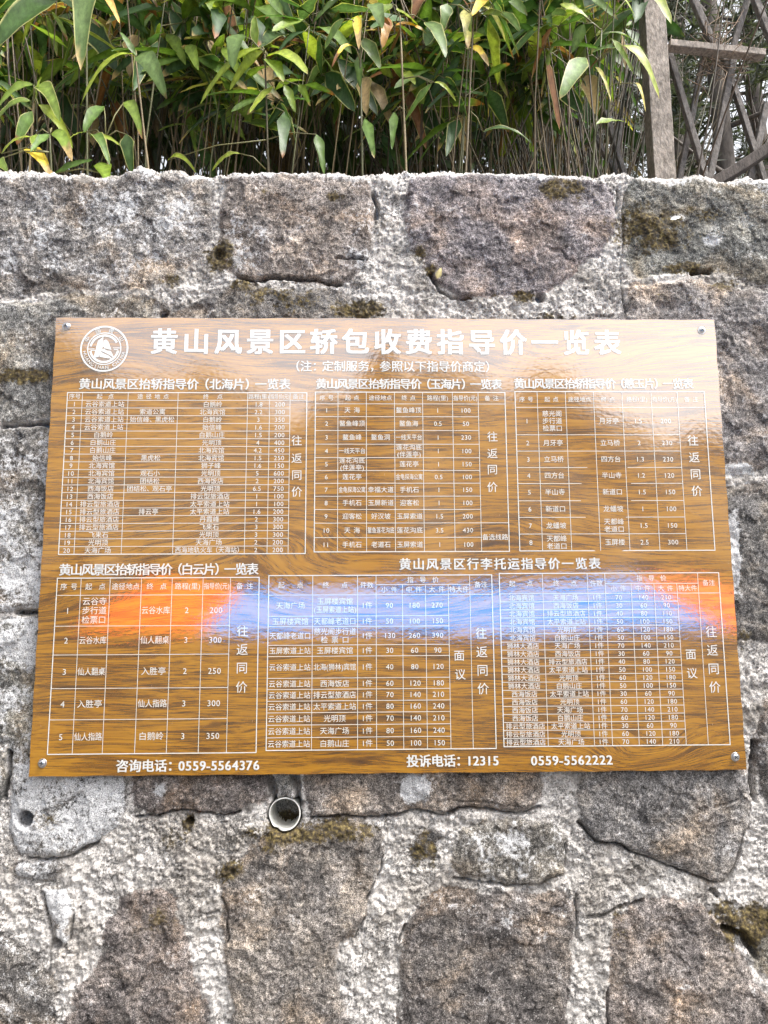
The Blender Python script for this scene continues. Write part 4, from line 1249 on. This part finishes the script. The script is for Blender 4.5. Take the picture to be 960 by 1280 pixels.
def thicket():
    rr = random.Random(77)
    st = MB(); lf = MB()
    for i in range(1500):
        Y = rr.uniform(.6, 3.4); px = rr.uniform(-260, 775) if rr.random() < .85 else rr.uniform(640, 800)
        x = px_x(px, Y); h = rr.uniform(.5, 2.6)
        c = rr.choice(CULMC); q = rr.uniform(.25, .8)  # stems darkened unevenly; the thicket's shade is put into their colour
        dx, dy = rr.gauss(0, .24), rr.gauss(0, .12)
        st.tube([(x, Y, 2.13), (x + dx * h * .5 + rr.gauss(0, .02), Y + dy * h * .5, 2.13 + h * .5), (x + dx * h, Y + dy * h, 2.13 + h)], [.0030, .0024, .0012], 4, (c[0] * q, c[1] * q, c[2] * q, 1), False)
    for i in range(7500):
        shade_roof = i % 3 == 0  # every third leaf joins an unseen roof, added to block skylight
        Y = rr.uniform(.7, 4.6) if shade_roof else 1.3 + 3.3 * rr.random() ** .8
        px = rr.uniform(-330, 690) if rr.random() < .94 else rr.uniform(650, 780)
        x = px_x(px, Y); zv = 1.55 + (Y + 1.29) * .62                 # sight line over the wall top
        z = zv + (.35 + .35 * (Y + 1.3)) * rr.random() if not shade_roof else zv + .35 * (Y + 1.3) + rr.random() * 1.3
        if not shade_roof and z < zv + .25 and rr.random() < .35: z += .3
        L = rr.uniform(.20, .36); az = rr.uniform(0, 6.28); dr = rr.uniform(-.2, 1.2)
        A = Vector((x, Y, z)); B = A + Vector((math.cos(az) * math.cos(dr), math.sin(az) * math.cos(dr), -math.sin(dr))) * L
        col = tuple(x * .6 for x in rr.choice(GREENS[:3])) if rr.random() < .72 else (.085, .055, .03)  # greens dimmed and browns mixed in: thicket shade put into leaf colour
        leaf(lf, A, B, L * .30, Vector((rr.uniform(-.6, .6), rr.uniform(-1, .2), rr.uniform(.2, 1))), Vector((0, 0, L * .15)), col, rr, None, 1.1, None, 4, .2)
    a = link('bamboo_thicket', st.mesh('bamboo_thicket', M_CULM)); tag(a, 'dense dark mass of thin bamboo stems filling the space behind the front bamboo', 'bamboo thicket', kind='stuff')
    b = link('bamboo_canopy', lf.mesh('bamboo_canopy', M_LEAF)); tag(b, 'dark mass of overlapping bamboo leaves deep in the thicket under an added shading leaf roof', 'bamboo leaves', kind='stuff')
thicket()

# ------------------------------------------------------------------ conifers behind the fence
def conifer(label, px, Y, hgt, r0, seed, lean=0.0, dens=1.0, start=.22, tone=(.070, .080, .064)):  # needle tone lightened and greyed to carry distant haze in the colour
    rr = random.Random(seed)
    b = at(px, 200, Y); b.z = 2.1
    o = empty('conifer_tree', b); tag(o, label, 'tree', 'conifer trees behind the lattice fence')
    tk = MB(); nd = MB()
    bc = (.12, .105, .095, 1)
    pts = []; rad = []
    for i in range(15):
        t = i / 14
        pts.append(Vector((lean * hgt * t + .06 * math.sin(t * 5 + seed), .05 * math.cos(t * 4 + seed), hgt * t))); rad.append(r0 * (1 - .8 * t) + .006)
    tk.tube(pts, rad, 10, bc)
    def trunk(t):
        f = t * 14; k = min(13, int(f)); return pts[k].lerp(pts[k + 1], f - k)
    def tuft(p, s):
        for k in range(9):
            d = Vector((rr.gauss(0, 1), rr.gauss(0, 1), rr.gauss(.2, .8))).normalized()
            sd_ = d.cross(Vector((rr.gauss(0, 1), rr.gauss(0, 1), rr.gauss(0, 1)))).normalized() * .0075
            L = s * rr.uniform(.6, 1.1); q = rr.uniform(.6, 1.5)
            nd.add([p - sd_, p + sd_, p + d * L], [], [(0, 1, 2)], (tone[0] * q, tone[1] * q, tone[2] * q, 1))
    nl = int(34 * dens)
    for i in range(nl):
        t = start + (1 - start) * (i + rr.random()) / nl
        az = rr.uniform(0, 6.28); L = (1.15 - t * .75) * hgt * .24 * rr.uniform(.6, 1.2)
        p0 = trunk(t); d = Vector((math.cos(az), math.sin(az), rr.uniform(-.15, .45)))
        q = [p0 + d * (L * u) + Vector((rr.gauss(0, .03), rr.gauss(0, .03), -.10 * L * u * u)) for u in (0, .3, .6, 1)]
        tk.tube(q, [r0 * .28 * (1 - .7 * t) + .006, .011, .007, .003], 5, bc, False)
        bare = rr.random() < .2
        for j in range(9):
            u = rr.uniform(.25, 1); k = min(2, int(u * 3)); s0 = q[k].lerp(q[k + 1], u * 3 - k if k < 3 else 1)
            td = Vector((rr.gauss(0, 1), rr.gauss(0, 1), rr.gauss(.1, .5))).normalized(); tl = rr.uniform(.2, .55)
            s1 = s0 + td * tl
            tk.tube([s0, (s0 + s1) / 2 + Vector((0, 0, .03)), s1], [.004, .0028, .0015], 4, bc, False)
            if bare: continue
            for e in range(9):
                tuft(s0.lerp(s1, rr.uniform(.3, 1.05)) + Vector((rr.gauss(0, .04), rr.gauss(0, .04), rr.gauss(0, .03))), .13)
    tk.build('trunk', M_BARK, o); nd.build('crown', M_NEEDLE, o)
conifer('straight grey conifer trunk seen through the lattice fence at the right', 897, 3.4, 8.5, .075, 1)
conifer('conifer with a leaning trunk left of the fence post', 752, 4.6, 9.5, .08, 2, -.03)
conifer('tall conifer whose crown fills the gap right of the fence post', 846, 6.2, 12.0, .10, 3, .02)
conifer('conifer with many bare twigs at the right edge beyond the fence', 985, 4.2, 9.0, .07, 4, -.05)
conifer('slim conifer between the fence post and the lattice crossing, far off', 866, 8.0, 13.0, .10, 8, 0.0, 1.3)
conifer('conifer far behind the fence whose crown spreads over the right edge', 945, 7.2, 12.0, .10, 9, .01, 1.3)
conifer('conifer with a dense grey green crown just left of the fence post', 725, 7.0, 12.5, .10, 10, .01, 1.3)
conifer('dark conifer rising behind the right half of the bamboo thicket', 640, 6.8, 12.0, .11, 5, 0.0, 1.2)
conifer('conifer far behind the middle of the bamboo thicket', 460, 7.4, 12.5, .11, 6, .02, 1.2)
conifer('conifer far behind the left of the bamboo thicket', 230, 6.6, 12.0, .11, 7, 0.0, 1.2)

# ------------------------------------------------------------------ small things on the wall
def dry_leaf(px, py, wpx, lpx, ang, col, label, name='fallen_leaf', Y=.004, tilt=.5):
    p = at(px, py, Y); mb = MB(); L = lpx * PX; rr = random.Random(int(px))
    d = Vector((math.cos(ang), 0, math.sin(ang))) * L / 2
    leaf(mb, -d + Vector((0, .004, 0)), d, wpx * PX, Vector((0, -1, tilt)), Vector((0, -.003, 0)), col, rr, None, 1.1, None, 8, .25, .4)
    o = mb.build(name, M_DRY); o.location = p
    tag(o, label, 'leaf')
dry_leaf(549, 341, 9, 15, 1.2, (.55, .46, .22), 'small pale yellow dry leaf caught in the crack under the purple stone')
dry_leaf(845, 272, 8, 13, .2, (.75, .74, .70), 'tiny white dry leaf stuck on the mossy stone at upper right', Y=-.004)

# ------------------------------------------------------------------ what stands across the path, mirrored in the gloss of the board
def banner():  # out of view; cloth tilted skyward to brighten its reflection in the board
    D = 4.2
    def mir(px, py, d=D):
        p = at(px, py, d); return Vector((p.x, -d, p.z))
    o = empty('cloth_banner', (0, -D, 0))
    tag(o, 'unseen blue cloth banner with orange red ends across the path, tilted to brighten its reflection', 'banner')
    zt = mir(500, 731, D + .75).z; zb = mir(500, 790, D - .75).z
    xs = [mir(px, 760).x for px in (150, 268, 838, 945)]
    for nm, a, b, col in (('blue_cloth', xs[1], xs[2], (.006, .36, .97)), ('red_cloth', xs[0], xs[1], (.88, .15, .02)), ('red_cloth', xs[2], xs[3], (.88, .15, .02))):
        mb = MB(); n = 40; vs = []
        for i in range(n + 1):
            x = a + (b - a) * i / n
            for j in range(9):
                v = j / 8; vs.append((x, .03 * math.sin(x * 3 + v * 2) + 1.5 * (.5 - v), zb + (zt - zb) * v + .02 * math.sin(x * 2.1)))
        qs = [(i * 9 + j, i * 9 + j + 1, (i + 1) * 9 + j + 1, (i + 1) * 9 + j) for i in range(n) for j in range(8)]
        mb.add(vs, qs, [], (*col, 1)); mb.build(nm, M_CLOTH, o)
    for x in (xs[0] - .04, xs[3] + .04):
        mb = MB(); mb.tube([(x, 0, 0), (x, 0, zt + .1)], .02, 10, (.2, .2, .2, 1)); mb.build('post', M_CULM, o)
M_CLOTH = mat_tint('banner_cloth', .7, .06, (8, 8, 8), .3)
banner()
def verge():
    vs = []; q = []; rr = random.Random(8); n = 6
    xs = np.linspace(-40, 40, 161)
    for x in xs:
        for y, z in ((-5.4, -.02), (-5.7, .35), (-6.6, .55), (-8.5, .95), (-11, 1.7), (-13, 2.6)): vs.append((x, y + rr.uniform(-.1, .1), z * rr.uniform(.85, 1.1)))
    for i in range(len(xs) - 1):
        for j in range(n - 1):
            a = i * n + j; q.append((a, a + n, a + n + 1, a + 1))
    tag(link('verge', mesh_np('verge', vs, [q], mat_simple('dark_undergrowth', (.022, .024, .013), .9, var=.6, scale=3, bump=1.0))), kind='structure')
verge()
def far_slope():
    xs = np.linspace(-90, 90, 361); vs = []; q = []; rr = random.Random(3)
    prof = [(-12, .18), (-14, .3), (-20, .6), (-28, 1.0), (-45, 1.1), (-60, .8)]
    for i, x in enumerate(xs):
        top = 9.4 + 2.6 / (1 + math.exp((x - 3) / 4)) + 1.2 * math.sin(x * .31) + .8 * math.sin(x * .83 + 1) + .5 * math.sin(x * 1.9) + rr.uniform(-.7, .5)
        for (y, f) in prof: vs.append((x, y, top * f - .02))
    n = len(prof)
    for i in range(len(xs) - 1):
        for j in range(n - 1):
            a = i * n + j; q.append((a, a + n, a + n + 1, a + 1))
    me = mesh_np('wooded_slope', vs, [q], mat_simple('far_forest', (.085, .080, .062), .9, var=.7, scale=1.2, bump=1.0))
    tag(link('wooded_slope', me), kind='structure')
far_slope()
